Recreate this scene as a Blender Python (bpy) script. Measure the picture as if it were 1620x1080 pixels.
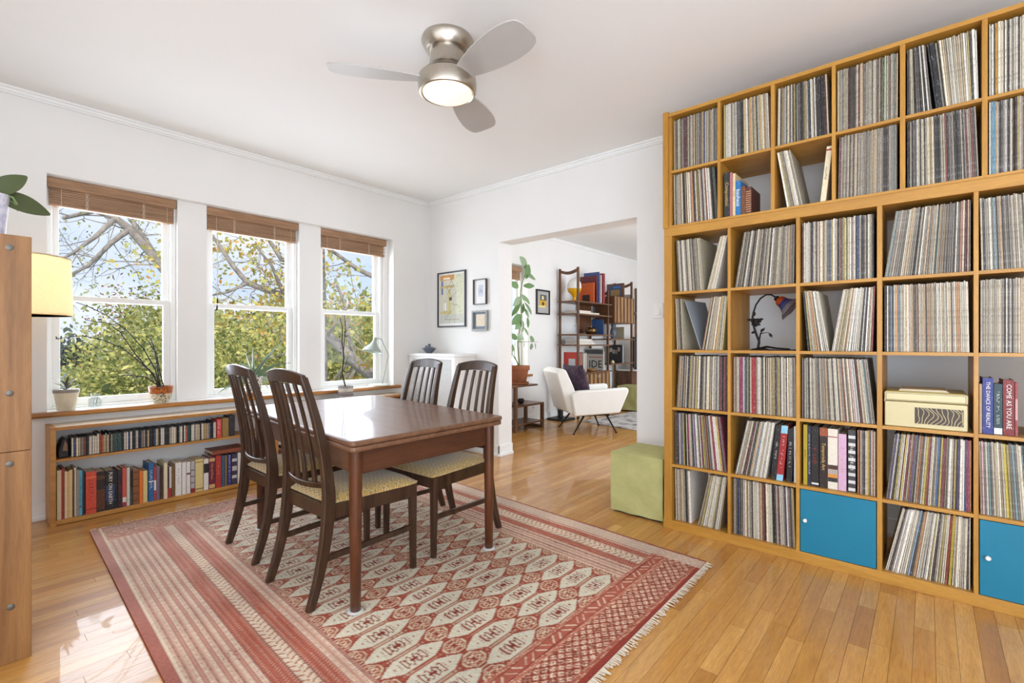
import bpy, math, random
import numpy as np
from mathutils import Vector, Matrix

for _o in list(bpy.data.objects):
    bpy.data.objects.remove(_o, do_unlink=True)
S = bpy.context.scene
COL = S.collection
PI = math.pi
R = random.Random(11)

# ------------------------------------------------------------------ camera
CAM_A = math.radians(40.515); CAM_F = 770.0; CAM_CX = 810.0; CAM_CY = 542.0; CAM_H = 1.144
cd = bpy.data.cameras.new('camera'); cam = bpy.data.objects.new('camera', cd); COL.objects.link(cam)
cam.location = (0, 0, CAM_H); cam.rotation_euler = (PI/2, 0, CAM_A)
cd.sensor_width = 36; cd.lens = CAM_F/1620*36; cd.shift_y = 2/1620; cd.clip_start = 0.05; cd.clip_end = 800
S.camera = cam

# ------------------------------------------------------------------ world, sun, fill lights, exposure
w = bpy.data.worlds.new('sky'); S.world = w; w.use_nodes = True
wn = w.node_tree.nodes; wl = w.node_tree.links; wn.clear()
_tc = wn.new('ShaderNodeTexCoord'); _mp = wn.new('ShaderNodeMapping'); _mp.inputs['Scale'].default_value = (1.0, 1.0, 3.0)
_no = wn.new('ShaderNodeTexNoise'); _no.inputs['Scale'].default_value = 2.2; _no.inputs['Detail'].default_value = 6; _no.inputs['Roughness'].default_value = .6
_rp = wn.new('ShaderNodeValToRGB'); _rp.color_ramp.elements[0].position = .42; _rp.color_ramp.elements[0].color = (.62, .76, 1.0, 1)
_rp.color_ramp.elements[1].position = .66; _rp.color_ramp.elements[1].color = (.93, .96, 1.0, 1)
_bg = wn.new('ShaderNodeBackground'); _bg.inputs['Strength'].default_value = 0.88
_wo = wn.new('ShaderNodeOutputWorld')
wl.new(_tc.outputs['Generated'], _mp.inputs[0]); wl.new(_mp.outputs[0], _no.inputs['Vector']); wl.new(_no.outputs[0], _rp.inputs[0]); wl.new(_rp.outputs[0], _bg.inputs[0]); wl.new(_bg.outputs[0], _wo.inputs[0])

def light(name, typ, loc, target, energy, color=(1, 1, 1), size=1.0, size_y=None):
    d = bpy.data.lights.new(name, typ); d.energy = energy; d.color = color
    if typ == 'AREA':
        d.size = size
        if size_y: d.shape = 'RECTANGLE'; d.size_y = size_y
    o = bpy.data.objects.new(name, d); COL.objects.link(o); o.location = loc
    v = Vector(target) - Vector(loc)
    o.rotation_euler = v.to_track_quat('-Z', 'Y').to_euler()
    return o, d
_s, _sd = light('sun', 'SUN', (20, -20, 30), (-12, 3, 0), 3.0, (1, .95, .86)); _sd.angle = math.radians(1.5)
light('window_light_front', 'AREA', (-.9, -1.75, 1.45), (-1.6, 3, 1.3), 34, (.90, .96, 1.03), 3.6, 2.0)  # unseen fill added behind the camera; no window in that wall
light('window_light_right', 'AREA', (2.05, .6, 1.5), (-2, 1.4, 1.2), 24, (.90, .96, 1.03), 2.6, 1.9)  # unseen fill added by the right wall, which has no window
light('bounced_flash', 'AREA', (.95, -.7, 1.0), (.25, 1.3, 3.2), 92, (.76, .91, 1.12), 2.2, 1.8)  # unseen up-aimed area fill, added to brighten the ceiling
light('daylight_windows', 'AREA', (-4.72, 1.8, 1.5), (0, 1.8, .9), 80, (.86, .95, 1.08), 2.7, 1.6)
light('daylight_living', 'AREA', (.6, 6.8, 1.7), (-3.6, 6.2, 1.5), 92, (.86, .95, 1.07), 3.0, 2.0)  # unseen fill added inside the next room to brighten it
light('bounced_living', 'AREA', (-.3, 6.6, .8), (-1.2, 6.6, 3), 40, (.86, .95, 1.06), 1.6, 1.6)  # second added fill there, aimed up to lift that ceiling
light('daylight_living_window', 'AREA', (-4.72, 4.95, 1.5), (0, 4.95, 1.0), 16, (.95, .97, 1), 1.0, 1.5)
S.view_settings.view_transform = 'Standard'; S.view_settings.look = 'None'
S.view_settings.exposure = 0.3; S.view_settings.gamma = 1.0; S.view_settings.use_curve_mapping = False

# ------------------------------------------------------------------ helpers
def lin(c):
    if isinstance(c, str):
        c = c.lstrip('#'); c = tuple(int(c[i:i+2], 16) for i in (0, 2, 4))
    if max(c) > 1.0 or all(isinstance(x, int) for x in c): c = tuple(x/255 for x in c)
    return tuple((x/12.92 if x <= .04045 else ((x+.055)/1.055)**2.4) for x in c)
def ray(x, y):
    rx = (x-CAM_CX)/CAM_F; ca, sa = math.cos(CAM_A), math.sin(CAM_A)
    return (rx*ca-sa, rx*sa+ca, (CAM_CY-y)/CAM_F)
def at_x(x, y, X): d = ray(x, y); t = X/d[0]; return Vector((X, d[1]*t, CAM_H+d[2]*t))
def at_y(x, y, Y): d = ray(x, y); t = Y/d[1]; return Vector((d[0]*t, Y, CAM_H+d[2]*t))
def at_z(x, y, z): d = ray(x, y); t = (z-CAM_H)/d[2]; return Vector((d[0]*t, d[1]*t, z))
def at_d(x, y, D): d = ray(x, y); return Vector((d[0]*D, d[1]*D, CAM_H+d[2]*D))

class MB:
    def __init__(s): s.v = []; s.f = []; s.c = []; s.m = []
    def add(s, vs, fs, col=None, mi=0):
        b = len(s.v); s.v += [tuple(p) for p in vs]
        for f in fs: s.f.append(tuple(i+b for i in f)); s.c.append(col); s.m.append(mi)
        return s
    def hexa(s, p, col=None, mi=0):   # p: 4 bottom ccw, 4 top ccw
        return s.add(p, [(3, 2, 1, 0), (4, 5, 6, 7), (0, 1, 5, 4), (1, 2, 6, 5), (2, 3, 7, 6), (3, 0, 4, 7)], col, mi)
    def box(s, x0, x1, y0, y1, z0, z1, col=None, mi=0):
        return s.hexa([(x0, y0, z0), (x1, y0, z0), (x1, y1, z0), (x0, y1, z0), (x0, y0, z1), (x1, y0, z1), (x1, y1, z1), (x0, y1, z1)], col, mi)
    def prism(s, poly, a0, a1, axis='z', col=None, mi=0):
        n = len(poly)
        def P(p, a): return {'z': (p[0], p[1], a), 'x': (a, p[0], p[1]), 'y': (p[0], a, p[1])}[axis]
        vs = [P(p, a0) for p in poly]+[P(p, a1) for p in poly]
        fl = axis == 'y'
        fs = [tuple(range(n-1, -1, -1)) if not fl else tuple(range(n)), tuple(range(n, 2*n)) if not fl else tuple(range(2*n-1, n-1, -1))]
        for i in range(n):
            j = (i+1) % n; q = (i, j, n+j, n+i); fs.append(q if not fl else q[::-1])
        return s.add(vs, fs, col, mi)
    def tube(s, pts, r, n=8, col=None, mi=0, sq=False, flat=1.0):
        pts = [Vector(p) for p in pts]; k = len(pts)
        rs = r if isinstance(r, (list, tuple)) else [r]*k
        vs = []; ref = None
        for i, p in enumerate(pts):
            t = (pts[min(i+1, k-1)]-pts[max(i-1, 0)]).normalized()
            if ref is None: ref = Vector((0, 0, 1)) if abs(t.z) < .9 else Vector((1, 0, 0))
            a = (ref-t*ref.dot(t))
            if a.length < 1e-5: a = t.orthogonal()
            a.normalize(); b = t.cross(a); ref = a
            for j in range(n):
                th = 2*PI*j/n + (PI/4 if sq else 0)
                vs.append(p+(a*math.cos(th)+b*math.sin(th)*flat)*rs[i])
        fs = [tuple(range(n-1, -1, -1)), tuple(range((k-1)*n, k*n))]
        for i in range(k-1):
            for j in range(n):
                a0 = i*n+j; b0 = i*n+(j+1) % n; fs.append((a0, b0, b0+n, a0+n))
        return s.add(vs, fs, col, mi)
    def lathe(s, prof, n=24, o=(0, 0, 0), col=None, mi=0, wob=None, M=None):
        vs = []; k = len(prof)
        for i, (r, z) in enumerate(prof):
            for j in range(n):
                th = 2*PI*j/n; rr = r*(wob(th, i) if wob else 1)
                p = Vector((rr*math.cos(th), rr*math.sin(th), z))
                if M: p = M @ p
                vs.append((p.x+o[0], p.y+o[1], p.z+o[2]))
        fs = []
        for i in range(k-1):
            for j in range(n):
                a0 = i*n+j; b0 = i*n+(j+1) % n; fs.append((a0, b0, b0+n, a0+n))
        if prof[0][0] > 1e-4: fs.append(tuple(range(n-1, -1, -1)))
        if prof[-1][0] > 1e-4: fs.append(tuple(range((k-1)*n, k*n)))
        return s.add(vs, fs, col, mi)
    def grid(s, fn, nu, nv, col=None, mi=0, thick=None):
        vs = [fn(i/nu, j/nv) for j in range(nv+1) for i in range(nu+1)]
        fs = [(j*(nu+1)+i, j*(nu+1)+i+1, (j+1)*(nu+1)+i+1, (j+1)*(nu+1)+i) for j in range(nv) for i in range(nu)]
        return s.add(vs, fs, col, mi)
    def xf(s, M, start=0):
        for i in range(start, len(s.v)): s.v[i] = tuple(M @ Vector(s.v[i]))
        return s

ORG = {}
def mesh_of(name, mb, mats, off=(0, 0, 0), smooth=False, ang=40):
    me = bpy.data.meshes.new(name)
    v = [(a-off[0], b-off[1], c-off[2]) for a, b, c in mb.v]
    me.from_pydata(v, [], mb.f)
    mats = mats if isinstance(mats, (list, tuple)) else [mats]
    for m in mats: me.materials.append(m)
    if len(mats) > 1: me.polygons.foreach_set('material_index', mb.m)
    if any(c is not None for c in mb.c):
        ca = me.color_attributes.new('col', 'FLOAT_COLOR', 'CORNER')
        buf = []
        for f, c in zip(mb.f, mb.c):
            cc = tuple(c or (.5, .5, .5))[:3]+(1,); buf += list(cc)*len(f)
        ca.data.foreach_set('color', buf)
    if smooth:
        me.polygons.foreach_set('use_smooth', [True]*len(mb.f)); me.set_sharp_from_angle(angle=math.radians(ang))
    me.update()
    return me
def tag(o, label=None, cat=None, group=None, kind=None):
    if label: o['label'] = label
    if cat: o['category'] = cat
    if group: o['group'] = group
    if kind: o['kind'] = kind
    return o
def thing(name, label, cat, loc=(0, 0, 0), rz=0, group=None):
    o = bpy.data.objects.new(name, None); COL.objects.link(o); o.location = loc; o.rotation_euler = (0, 0, rz); o.empty_display_size = .05
    ORG[o.name] = tuple(loc); return tag(o, label, cat, group)
def build(name, mb, mats, parent=None, smooth=False, bevel=0, local=False, base=None, ang=40, seg=2):
    if parent is not None: off = (0, 0, 0) if local else ORG[parent.name]
    else:
        if base is None and mb.v:
            xs = [p[0] for p in mb.v]; ys = [p[1] for p in mb.v]; zs = [p[2] for p in mb.v]
            base = ((min(xs)+max(xs))/2, (min(ys)+max(ys))/2, min(zs))
        off = base
    o = bpy.data.objects.new(name, mesh_of(name, mb, mats, off, smooth, ang)); COL.objects.link(o)
    if parent is not None: o.parent = parent
    else: o.location = off
    ORG[o.name] = off
    if bevel:
        b = o.modifiers.new('edge', 'BEVEL'); b.width = bevel; b.segments = seg; b.limit_method = 'ANGLE'; b.angle_limit = math.radians(35)
    return o
def struct(name, mb, mats, smooth=False, bevel=0, parent=None):
    o = build(name, mb, mats, parent=parent, smooth=smooth, bevel=bevel, base=(0, 0, 0))
    if parent is None: o['kind'] = 'structure'
    return o
def copy_tree(o, parent=None):
    c = o.copy(); COL.objects.link(c)
    if parent is not None: c.parent = parent; c.matrix_parent_inverse = Matrix.Identity(4)
    for ch in list(o.children): copy_tree(ch, c)
    return c
ORD = 'zeroth first second third fourth fifth sixth seventh eighth ninth tenth eleventh twelfth thirteenth fourteenth fifteenth sixteenth seventeenth eighteenth nineteenth'.split()
TENS = ['', '', 'twenty', 'thirty', 'forty', 'fifty', 'sixty', 'seventy', 'eighty', 'ninety']
def ordinal(n):
    if n < 20: return ORD[n]
    t, u = divmod(n, 10)
    return TENS[t][:-1]+'ieth' if u == 0 else TENS[t]+'-'+ORD[u]

# ------------------------------------------------------------------ materials
def newmat(name):
    m = bpy.data.materials.new(name); m.use_nodes = True; nt = m.node_tree; b = nt.nodes['Principled BSDF']; return m, nt.nodes, nt.links, b
def setb(b, col=None, rough=.5, metal=0, coat=0, spec=None, trans=0):
    if col is not None: b.inputs['Base Color'].default_value = (*col[:3], 1)
    b.inputs['Roughness'].default_value = rough; b.inputs['Metallic'].default_value = metal; b.inputs['Coat Weight'].default_value = coat
    if spec is not None: b.inputs['Specular IOR Level'].default_value = spec
    if trans: b.inputs['Transmission Weight'].default_value = trans
def noise(n, l, scale, mapscale=(1, 1, 1), detail=4, rough=.55, dist=0, coord='Object'):
    tc = n.new('ShaderNodeTexCoord'); mp = n.new('ShaderNodeMapping'); mp.inputs['Scale'].default_value = mapscale
    no = n.new('ShaderNodeTexNoise'); no.inputs['Scale'].default_value = scale; no.inputs['Detail'].default_value = detail; no.inputs['Roughness'].default_value = rough; no.inputs['Distortion'].default_value = dist
    l.new(tc.outputs[coord], mp.inputs[0]); l.new(mp.outputs[0], no.inputs['Vector']); return no
def ramp(n, l, src, stops):
    r = n.new('ShaderNodeValToRGB'); e = r.color_ramp.elements
    while len(e) < len(stops): e.new(.5)
    for el, (p, c) in zip(e, stops): el.position = p; el.color = (*c[:3], 1)
    l.new(src, r.inputs[0]); return r
def bump(n, l, b, src, strength=.1, dist=.002):
    bp = n.new('ShaderNodeBump'); bp.inputs['Strength'].default_value = strength; bp.inputs['Distance'].default_value = dist
    l.new(src, bp.inputs['Height']); l.new(bp.outputs[0], b.inputs['Normal']); return bp
def plain(name, col, rough=.5, metal=0, coat=0, var=.06, scale=30, spec=None, bmp=.03):
    m, n, l, b = newmat(name); c = lin(col); setb(b, c, rough, metal, coat, spec)
    no = noise(n, l, scale)
    r = ramp(n, l, no.outputs[0], [(.3, tuple(x*(1-var) for x in c)), (.7, tuple(min(1, x*(1+var)) for x in c))]); l.new(r.outputs[0], b.inputs['Base Color'])
    if bmp: bump(n, l, b, no.outputs[0], bmp)
    return m
def wood(name, dark, light, axis='x', scale=9, rough=.42, stretch=14, coat=0, mid=None, bmp=.05):
    m, n, l, b = newmat(name); setb(b, None, rough, 0, coat)
    ms = {'x': (1, stretch, stretch), 'y': (stretch, 1, stretch), 'z': (stretch, stretch, 1)}[axis]
    no = noise(n, l, scale/4, ms, 6, .6, .8)
    fine = noise(n, l, scale*3, ms, 3, .6, .2)
    st = [(.28, lin(dark)), (.72, lin(light))] if mid is None else [(.25, lin(dark)), (.5, lin(mid)), (.75, lin(light))]
    r = ramp(n, l, no.outputs[0], st)
    mx = n.new('ShaderNodeMix'); mx.data_type = 'RGBA'; mx.blend_type = 'MULTIPLY'; mx.inputs['Factor'].default_value = .35
    g = ramp(n, l, fine.outputs[0], [(.3, (.55, .5, .45)), (.6, (1, 1, 1))])
    l.new(r.outputs[0], mx.inputs['A']); l.new(g.outputs[0], mx.inputs['B']); l.new(mx.outputs['Result'], b.inputs['Base Color'])
    if bmp: bump(n, l, b, fine.outputs[0], bmp)
    return m
def attr(name, rough=.5, speck=0.0, sc=(260, 260, 90), coat=0, grain=None, trans=0, spec=None):
    m, n, l, b = newmat(name); setb(b, None, rough, 0, coat, spec)
    a = n.new('ShaderNodeAttribute'); a.attribute_name = 'col'
    out = a.outputs['Color']
    if speck:
        no = noise(n, l, 1.0, sc, 2, .7)
        lo = ramp(n, l, no.outputs[0], [(.36, (.25, .22, .2)), (.44, (1, 1, 1))])
        mx = n.new('ShaderNodeMix'); mx.data_type = 'RGBA'; mx.blend_type = 'MULTIPLY'; mx.inputs['Factor'].default_value = speck
        l.new(out, mx.inputs['A']); l.new(lo.outputs[0], mx.inputs['B'])
        hi = ramp(n, l, no.outputs[0], [(.60, (0, 0, 0)), (.68, (1, 1, 1))])
        m2 = n.new('ShaderNodeMix'); m2.data_type = 'RGBA'; m2.blend_type = 'SCREEN'; m2.inputs['Factor'].default_value = speck*.45
        l.new(mx.outputs['Result'], m2.inputs['A']); l.new(hi.outputs[0], m2.inputs['B']); out = m2.outputs['Result']
    if grain:
        no = noise(n, l, 2.4, grain, 7, .68, 1.4); fi = noise(n, l, 20, grain, 4, .65)
        for src, fac, lo_ in ((no, .62, (.62, .52, .42)), (fi, .5, (.60, .52, .44))):
            g = ramp(n, l, src.outputs[0], [(.32, lo_), (.62, (1, 1, 1))])
            mx = n.new('ShaderNodeMix'); mx.data_type = 'RGBA'; mx.blend_type = 'MULTIPLY'; mx.inputs['Factor'].default_value = fac
            l.new(out, mx.inputs['A']); l.new(g.outputs[0], mx.inputs['B']); out = mx.outputs['Result']
        bump(n, l, b, fi.outputs[0], .03)
    l.new(out, b.inputs['Base Color'])
    if trans:
        tr = n.new('ShaderNodeBsdfTranslucent'); l.new(out, tr.inputs[0]); ms = n.new('ShaderNodeMixShader'); ms.inputs[0].default_value = trans
        l.new(b.outputs[0], ms.inputs[1]); l.new(tr.outputs[0], ms.inputs[2]); l.new(ms.outputs[0], n['Material Output'].inputs[0])
    return m
def emit(name, col, strength):
    m, n, l, b = newmat(name); b.inputs['Base Color'].default_value = (*lin(col), 1); b.inputs['Emission Color'].default_value = (*lin(col), 1); b.inputs['Emission Strength'].default_value = strength; return m
def glass(name, refl=.06, tint=(1, 1, 1)):
    m, n, l, b = newmat(name); n.remove(b)
    t = n.new('ShaderNodeBsdfTransparent'); t.inputs[0].default_value = (*tint, 1); g = n.new('ShaderNodeBsdfGlossy'); g.inputs['Roughness'].default_value = .02
    ms = n.new('ShaderNodeMixShader'); ms.inputs[0].default_value = refl
    l.new(t.outputs[0], ms.inputs[1]); l.new(g.outputs[0], ms.inputs[2]); l.new(ms.outputs[0], n['Material Output'].inputs[0]); return m

M = {}
M['wall'] = plain('wall_paint', (232, 229, 224), .7, var=.012, scale=3, bmp=.01)
M['ceil'] = plain('ceiling_paint', (238, 236, 232), .8, var=.01, scale=2, bmp=.01)
M['trim'] = plain('white_trim_paint', (238, 237, 233), .35, var=.01, scale=4, bmp=0)
M['sill_top'] = plain('white_sill_paint', (236, 233, 226), .3, var=.02, scale=5, bmp=0)  # upper face of the sill, one even white
M['oak_sill'] = wood('stained_sill_wood', (122, 74, 26), (196, 134, 62), 'y', 8, .3)
M['floor_base'] = plain('subfloor', (60, 38, 18), .8)
M['plank'] = attr('oak_plank', .34, grain=(9, .8, 9), coat=.40)
M['shelf'] = wood('golden_oak_veneer', (166, 114, 40), (198, 146, 62), 'z', 7, .42, 10, mid=(182, 130, 50), bmp=.02)
M['shelf_h'] = wood('golden_oak_veneer_level', (168, 116, 42), (200, 148, 66), 'x', 7, .42, 10, mid=(184, 132, 52), bmp=.02)
M['bookcase'] = wood('bookcase_oak', (158, 104, 44), (206, 154, 84), 'y', 7, .4, 10, mid=(186, 130, 62), bmp=.02)
M['bookcase_top'] = wood('bookcase_top_oak', (206, 184, 154), (232, 214, 188), 'y', 7, .28, 10, bmp=.01)  # bookcase oak paled: glare on the top face put into the colour
M['cabinet'] = wood('left_cabinet_oak', (126, 86, 46), (164, 118, 68), 'z', 6, .5, 14, bmp=.02)
M['dark_wood'] = wood('dark_chair_wood', (32, 19, 11), (78, 52, 34), 'z', 10, .32, 12, coat=.15, bmp=.03)
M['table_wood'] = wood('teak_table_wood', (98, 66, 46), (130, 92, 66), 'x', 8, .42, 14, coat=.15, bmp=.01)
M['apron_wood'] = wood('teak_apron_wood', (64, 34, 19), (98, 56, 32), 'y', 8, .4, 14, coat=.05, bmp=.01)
M['table_leg'] = wood('teak_leg_wood', (60, 30, 13), (104, 56, 28), 'z', 8, .3, 12, coat=.2, bmp=.02)
M['walnut'] = wood('walnut', (66, 40, 22), (124, 82, 50), 'z', 8, .4, 12, bmp=.02)
M['walnut_h'] = wood('walnut_level', (74, 46, 26), (134, 90, 56), 'y', 8, .35, 12, bmp=.02)
M['slat_light'] = wood('pale_slat_wood', (150, 112, 66), (190, 148, 96), 'z', 8, .4, 12, bmp=.02)
M['rec'] = attr('record_sleeve', .5, .55)
M['book'] = attr('book_cloth', .5, .22, (160, 160, 60))
M['paper'] = attr('printed_paper', .6)
M['rug'] = attr('wool_pile', .95, spec=.1)
M['leaf_out'] = attr('tree_leaves', .6, trans=.3, spec=.2)
M['bark'] = plain('tree_bark', (142, 134, 126), .9, var=.3, scale=14)
M['blind'] = wood('bamboo_blind', (134, 98, 70), (186, 146, 108), 'y', 12, .5, 16, bmp=.03)
M['cord'] = plain('blind_cord', (206, 186, 166), .8)
M['nickel'] = plain('brushed_nickel', (186, 178, 166), .3, 1, var=.05, scale=60, bmp=0)
M['blade'] = plain('silver_blade', (188, 185, 180), .4, .2, var=.03, scale=6, bmp=0)
M['blue'] = plain('teal_blue_lacquer', (0, 116, 146), .5, var=.04, scale=5, bmp=0)
M['white_plastic'] = plain('white_plastic', (236, 234, 228), .35, var=.01)
M['bolt'] = plain('dull_bolt', (112, 106, 98), .45, .6)
M['green_cloth'] = plain('green_linen', (176, 172, 112), .9, var=.10, scale=7, bmp=.25)
for _n in M['green_cloth'].node_tree.nodes:
    if _n.type == 'BUMP': _n.inputs['Strength'].default_value = .55; _n.inputs['Distance'].default_value = .02
M['white_leather'] = plain('white_leather', (232, 230, 222), .42, var=.02, scale=8)
M['black_metal'] = plain('black_metal', (22, 20, 19), .4, .5)
M['bronze'] = plain('dark_bronze', (32, 24, 20), .5, .6)
M['terracotta'] = plain('terracotta', (158, 96, 62), .8, var=.1, scale=18)
M['black'] = plain('black_plastic', (24, 23, 24), .45)
M['soil'] = plain('potting_soil', (52, 38, 28), .95, var=.3, scale=90)
M['stem'] = plain('dark_plant_stem', (44, 34, 26), .8)
M['green_stem'] = plain('green_plant_stem', (110, 128, 78), .7)
M['leaf_in'] = attr('houseplant_leaf', .35)
M['sage'] = plain('sage_enamel', (150, 158, 146), .35, var=.02)
M['cream_enamel'] = plain('cream_enamel', (222, 226, 206), .35, var=.02)
M['radio'] = plain('cream_plastic', (212, 198, 150), .4, var=.02)
M['radio_top'] = plain('yellow_plastic', (176, 152, 66), .45, var=.04)
M['glass'] = glass('window_glass', .010)
M['grey_ceramic'] = plain('grey_ceramic', (92, 98, 108), .4, var=.15, scale=40)
M['screen'] = plain('perforated_white_sheet', (232, 231, 226), .5, var=.01)
M['skirt'] = plain('radiator_dark', (60, 52, 44), .8)
# lamp shade cloth: diffuse + translucent
def cloth_shade(name, col, tr=.5):
    m, n, l, b = newmat(name); c = lin(col); setb(b, c, .9)
    wv = noise(n, l, 60, (1, 1, 9), 2)
    r = ramp(n, l, wv.outputs[0], [(.3, tuple(x*.86 for x in c)), (.7, c)]); l.new(r.outputs[0], b.inputs['Base Color'])
    t = n.new('ShaderNodeBsdfTranslucent'); l.new(r.outputs[0], t.inputs[0]); ms = n.new('ShaderNodeMixShader'); ms.inputs[0].default_value = tr
    l.new(b.outputs[0], ms.inputs[1]); l.new(t.outputs[0], ms.inputs[2]); l.new(ms.outputs[0], n['Material Output'].inputs[0]); return m
M['shade'] = cloth_shade('linen_lamp_shade', (244, 232, 208), .55)
# seat fabric: staggered rings on gold velvet
def seat_fabric():
    m, n, l, b = newmat('gold_ring_velvet'); setb(b, None, .75); b.inputs['Sheen Weight'].default_value = .4
    tc = n.new('ShaderNodeTexCoord'); sp = n.new('ShaderNodeSeparateXYZ'); l.new(tc.outputs['Object'], sp.inputs[0])
    def mt(op, a, bb=None, v=None):
        x = n.new('ShaderNodeMath'); x.operation = op; l.new(a, x.inputs[0])
        if bb is not None: l.new(bb, x.inputs[1])
        if v is not None: x.inputs[1].default_value = v
        return x.outputs[0]
    k = 1/.041
    yy = mt('MULTIPLY', sp.outputs[1], v=k/.866); row = mt('FLOOR', yy); xx = mt('ADD', mt('MULTIPLY', sp.outputs[0], v=k), mt('MULTIPLY', row, v=.5))
    fx = mt('SUBTRACT', mt('FRACT', xx), v=.5); fy = mt('MULTIPLY', mt('SUBTRACT', mt('FRACT', yy), v=.5), v=.95)
    d = mt('SQRT', mt('ADD', mt('MULTIPLY', fx, fx), mt('MULTIPLY', fy, fy)))
    r = ramp(n, l, d, [(.0, lin((196, 160, 88))), (.36, lin((188, 152, 82))), (.43, lin((222, 204, 156))), (.50, lin((172, 136, 70))), (.62, lin((160, 126, 64)))])
    l.new(r.outputs[0], b.inputs['Base Color'])
    return m
M['seat'] = seat_fabric()
def dotted(name, bg, fg, scale, lo, hi, rough=.4):
    m, n, l, b = newmat(name); setb(b, None, rough)
    no = noise(n, l, scale, (1, 1, 1), 2, .5); r = ramp(n, l, no.outputs[0], [(lo, lin(fg)), (hi, lin(bg))]); l.new(r.outputs[0], b.inputs['Base Color']); return m
M['speckle_pot'] = dotted('speckled_glaze', (214, 202, 172), (70, 56, 44), 95, .40, .46)
M['amber_pot'] = dotted('amber_glaze', (176, 96, 36), (96, 50, 22), 60, .38, .5, .3)
M['cushion'] = dotted('plum_cushion', (84, 62, 74), (44, 34, 52), 14, .3, .7, .95)
M['living_rug'] = dotted('grey_abstract_rug', (198, 194, 188), (112, 106, 108), 7, .34, .52, .95)

# text as a mesh part
def text(s, size, Mx, mat, parent, name='title', extr=.0004):
    if s[0] == '~':   # lettering too small to read: a run of short strokes
        rg = random.Random(s+str(size)); n = int(s[1:]); m = MB(); x = -n*size*.31
        for k in range(n):
            if rg.random() > .16:
                for q in range(rg.choice((1, 2, 2))):
                    a = x+rg.uniform(0, size*.3); z0 = rg.choice((-.35, -.3, 0))*size
                    if rg.random() < .6: m.box(a, a+size*.11, z0, .35*size, -extr, extr)
                    else: m.box(x, x+size*.42, z0, z0+size*.12, -extr, extr)
            x += size*.62
        m.xf(Mx); return build(name, m, mat, parent)
    cu = bpy.data.curves.new('t', 'FONT'); cu.body = s; cu.size = size; cu.extrude = extr; cu.align_x = 'CENTER'; cu.align_y = 'CENTER'; cu.resolution_u = 2
    to = bpy.data.objects.new('t', cu); COL.objects.link(to)
    dg = bpy.context.evaluated_depsgraph_get(); me = bpy.data.meshes.new_from_object(to.evaluated_get(dg)); bpy.data.objects.remove(to)
    off = Vector(ORG[parent.name])
    me.transform(Matrix.Translation(-off) @ Mx); me.materials.clear(); me.materials.append(mat); me.name = name
    o = bpy.data.objects.new(name, me); COL.objects.link(o); o.parent = parent; ORG[o.name] = tuple(off); return o
M['ink_white'] = plain('white_ink', (232, 228, 216), .6, bmp=0); M['ink_black'] = plain('black_ink', (20, 20, 22), .6, bmp=0)
M['ink_red'] = plain('red_ink', (170, 40, 34), .6, bmp=0); M['ink_gold'] = plain('gold_ink', (206, 170, 96), .5, bmp=0)
# spine text matrices: reading top-to-bottom on a spine
def spine_y(x, y, z):   # spine facing -Y, text runs down
    return Matrix.Translation((x, y, z)) @ Matrix(((0, 1, 0, 0), (0, 0, -1, 0), (-1, 0, 0, 0), (0, 0, 0, 1))).to_4x4()
def spine_x(x, y, z):   # spine facing +X, text runs down
    return Matrix.Translation((x, y, z)) @ Matrix(((0, 0, 1, 0), (0, 1, 0, 0), (-1, 0, 0, 0), (0, 0, 0, 1))).to_4x4()

# ------------------------------------------------------------------ room shell
XW, YB, YS, ZC = -4.36, 3.64, 2.912, 2.742      # window wall, back wall, shelf front, ceiling
XR, YF, YL = 2.25, -2.0, 10.2                    # right wall, front wall, far end of the living room
JX0, JX1, JZ = -3.285, -1.785, 2.157             # opening
WY0, WY1, WZ0, WZ1 = .441, 3.144, .695, 2.252     # window band in the dining room
LY0, LY1 = 4.42, 5.45                            # living room window
floor = struct('floor', MB().box(XW-.3, XR, YF, YL, -.08, -.004), M['floor_base'])
# planks: narrow oak strips along Y
PW = .0635; prng = random.Random(5)
planks = []
pal = [(206, 150, 76), (202, 146, 72), (212, 158, 86), (196, 139, 67), (214, 162, 90), (204, 148, 74), (192, 134, 64), (208, 154, 80), (205, 150, 78)]
nx = int((XR-XW)/PW)+1
def pix(X, Y, Z=0):
    ca, sa = math.cos(CAM_A), math.sin(CAM_A); r = X*ca+Y*sa; z = -X*sa+Y*ca
    if z < .15: return None
    return CAM_CX+CAM_F*r/z, CAM_CY-CAM_F*(Z-CAM_H)/z, z
for i in range(nx):
    x0 = XW+i*PW; y = YF-prng.uniform(0, 1.2)
    while y < YL:
        L = prng.choice([.35, .5, .7, .9, 1.1, 1.4, .6, .8])
        if y+L > YF: planks.append((x0, x0+PW, max(y, YF), min(y+L, YL), prng.choice(pal), prng.uniform(.93, 1.05)))
        y += L
def plank_score(p):
    x0, x1, y0, y1 = p[:4]; best = 0
    xm = (x0+x1)/2
    if -3.8 < xm < -.88 and y0 > .55 and y1 < 2.6: return 0
    if xm > -1.24 and y0 > 2.9: return 0
    for k in range(5):
        q = pix(xm, y0+(y1-y0)*(k+.5)/5)
        if q and -20 < q[0] < 1640 and 540 < q[1] < 1090 and q[2] < 4.6: best += (y1-y0)/5*PW/q[2]**3
    return best
planks.sort(key=plank_score, reverse=True)
rest = MB()
def plank_mb(mb, p):
    g = .0005; c = lin(p[4]); c = tuple(min(1, v*p[5]) for v in c)
    mb.box(p[0]+g, p[1]-g, p[2]+g, p[3]-g, -.0042, 0.0, c)
for i, p in enumerate(planks):
    if i < 300: mb = MB(); plank_mb(mb, p); build('plank', mb, M['plank'], floor)
    else: plank_mb(rest, p)
_o = build('plank_field', rest, M['plank'], floor); _o['kind'] = 'stuff'

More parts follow.
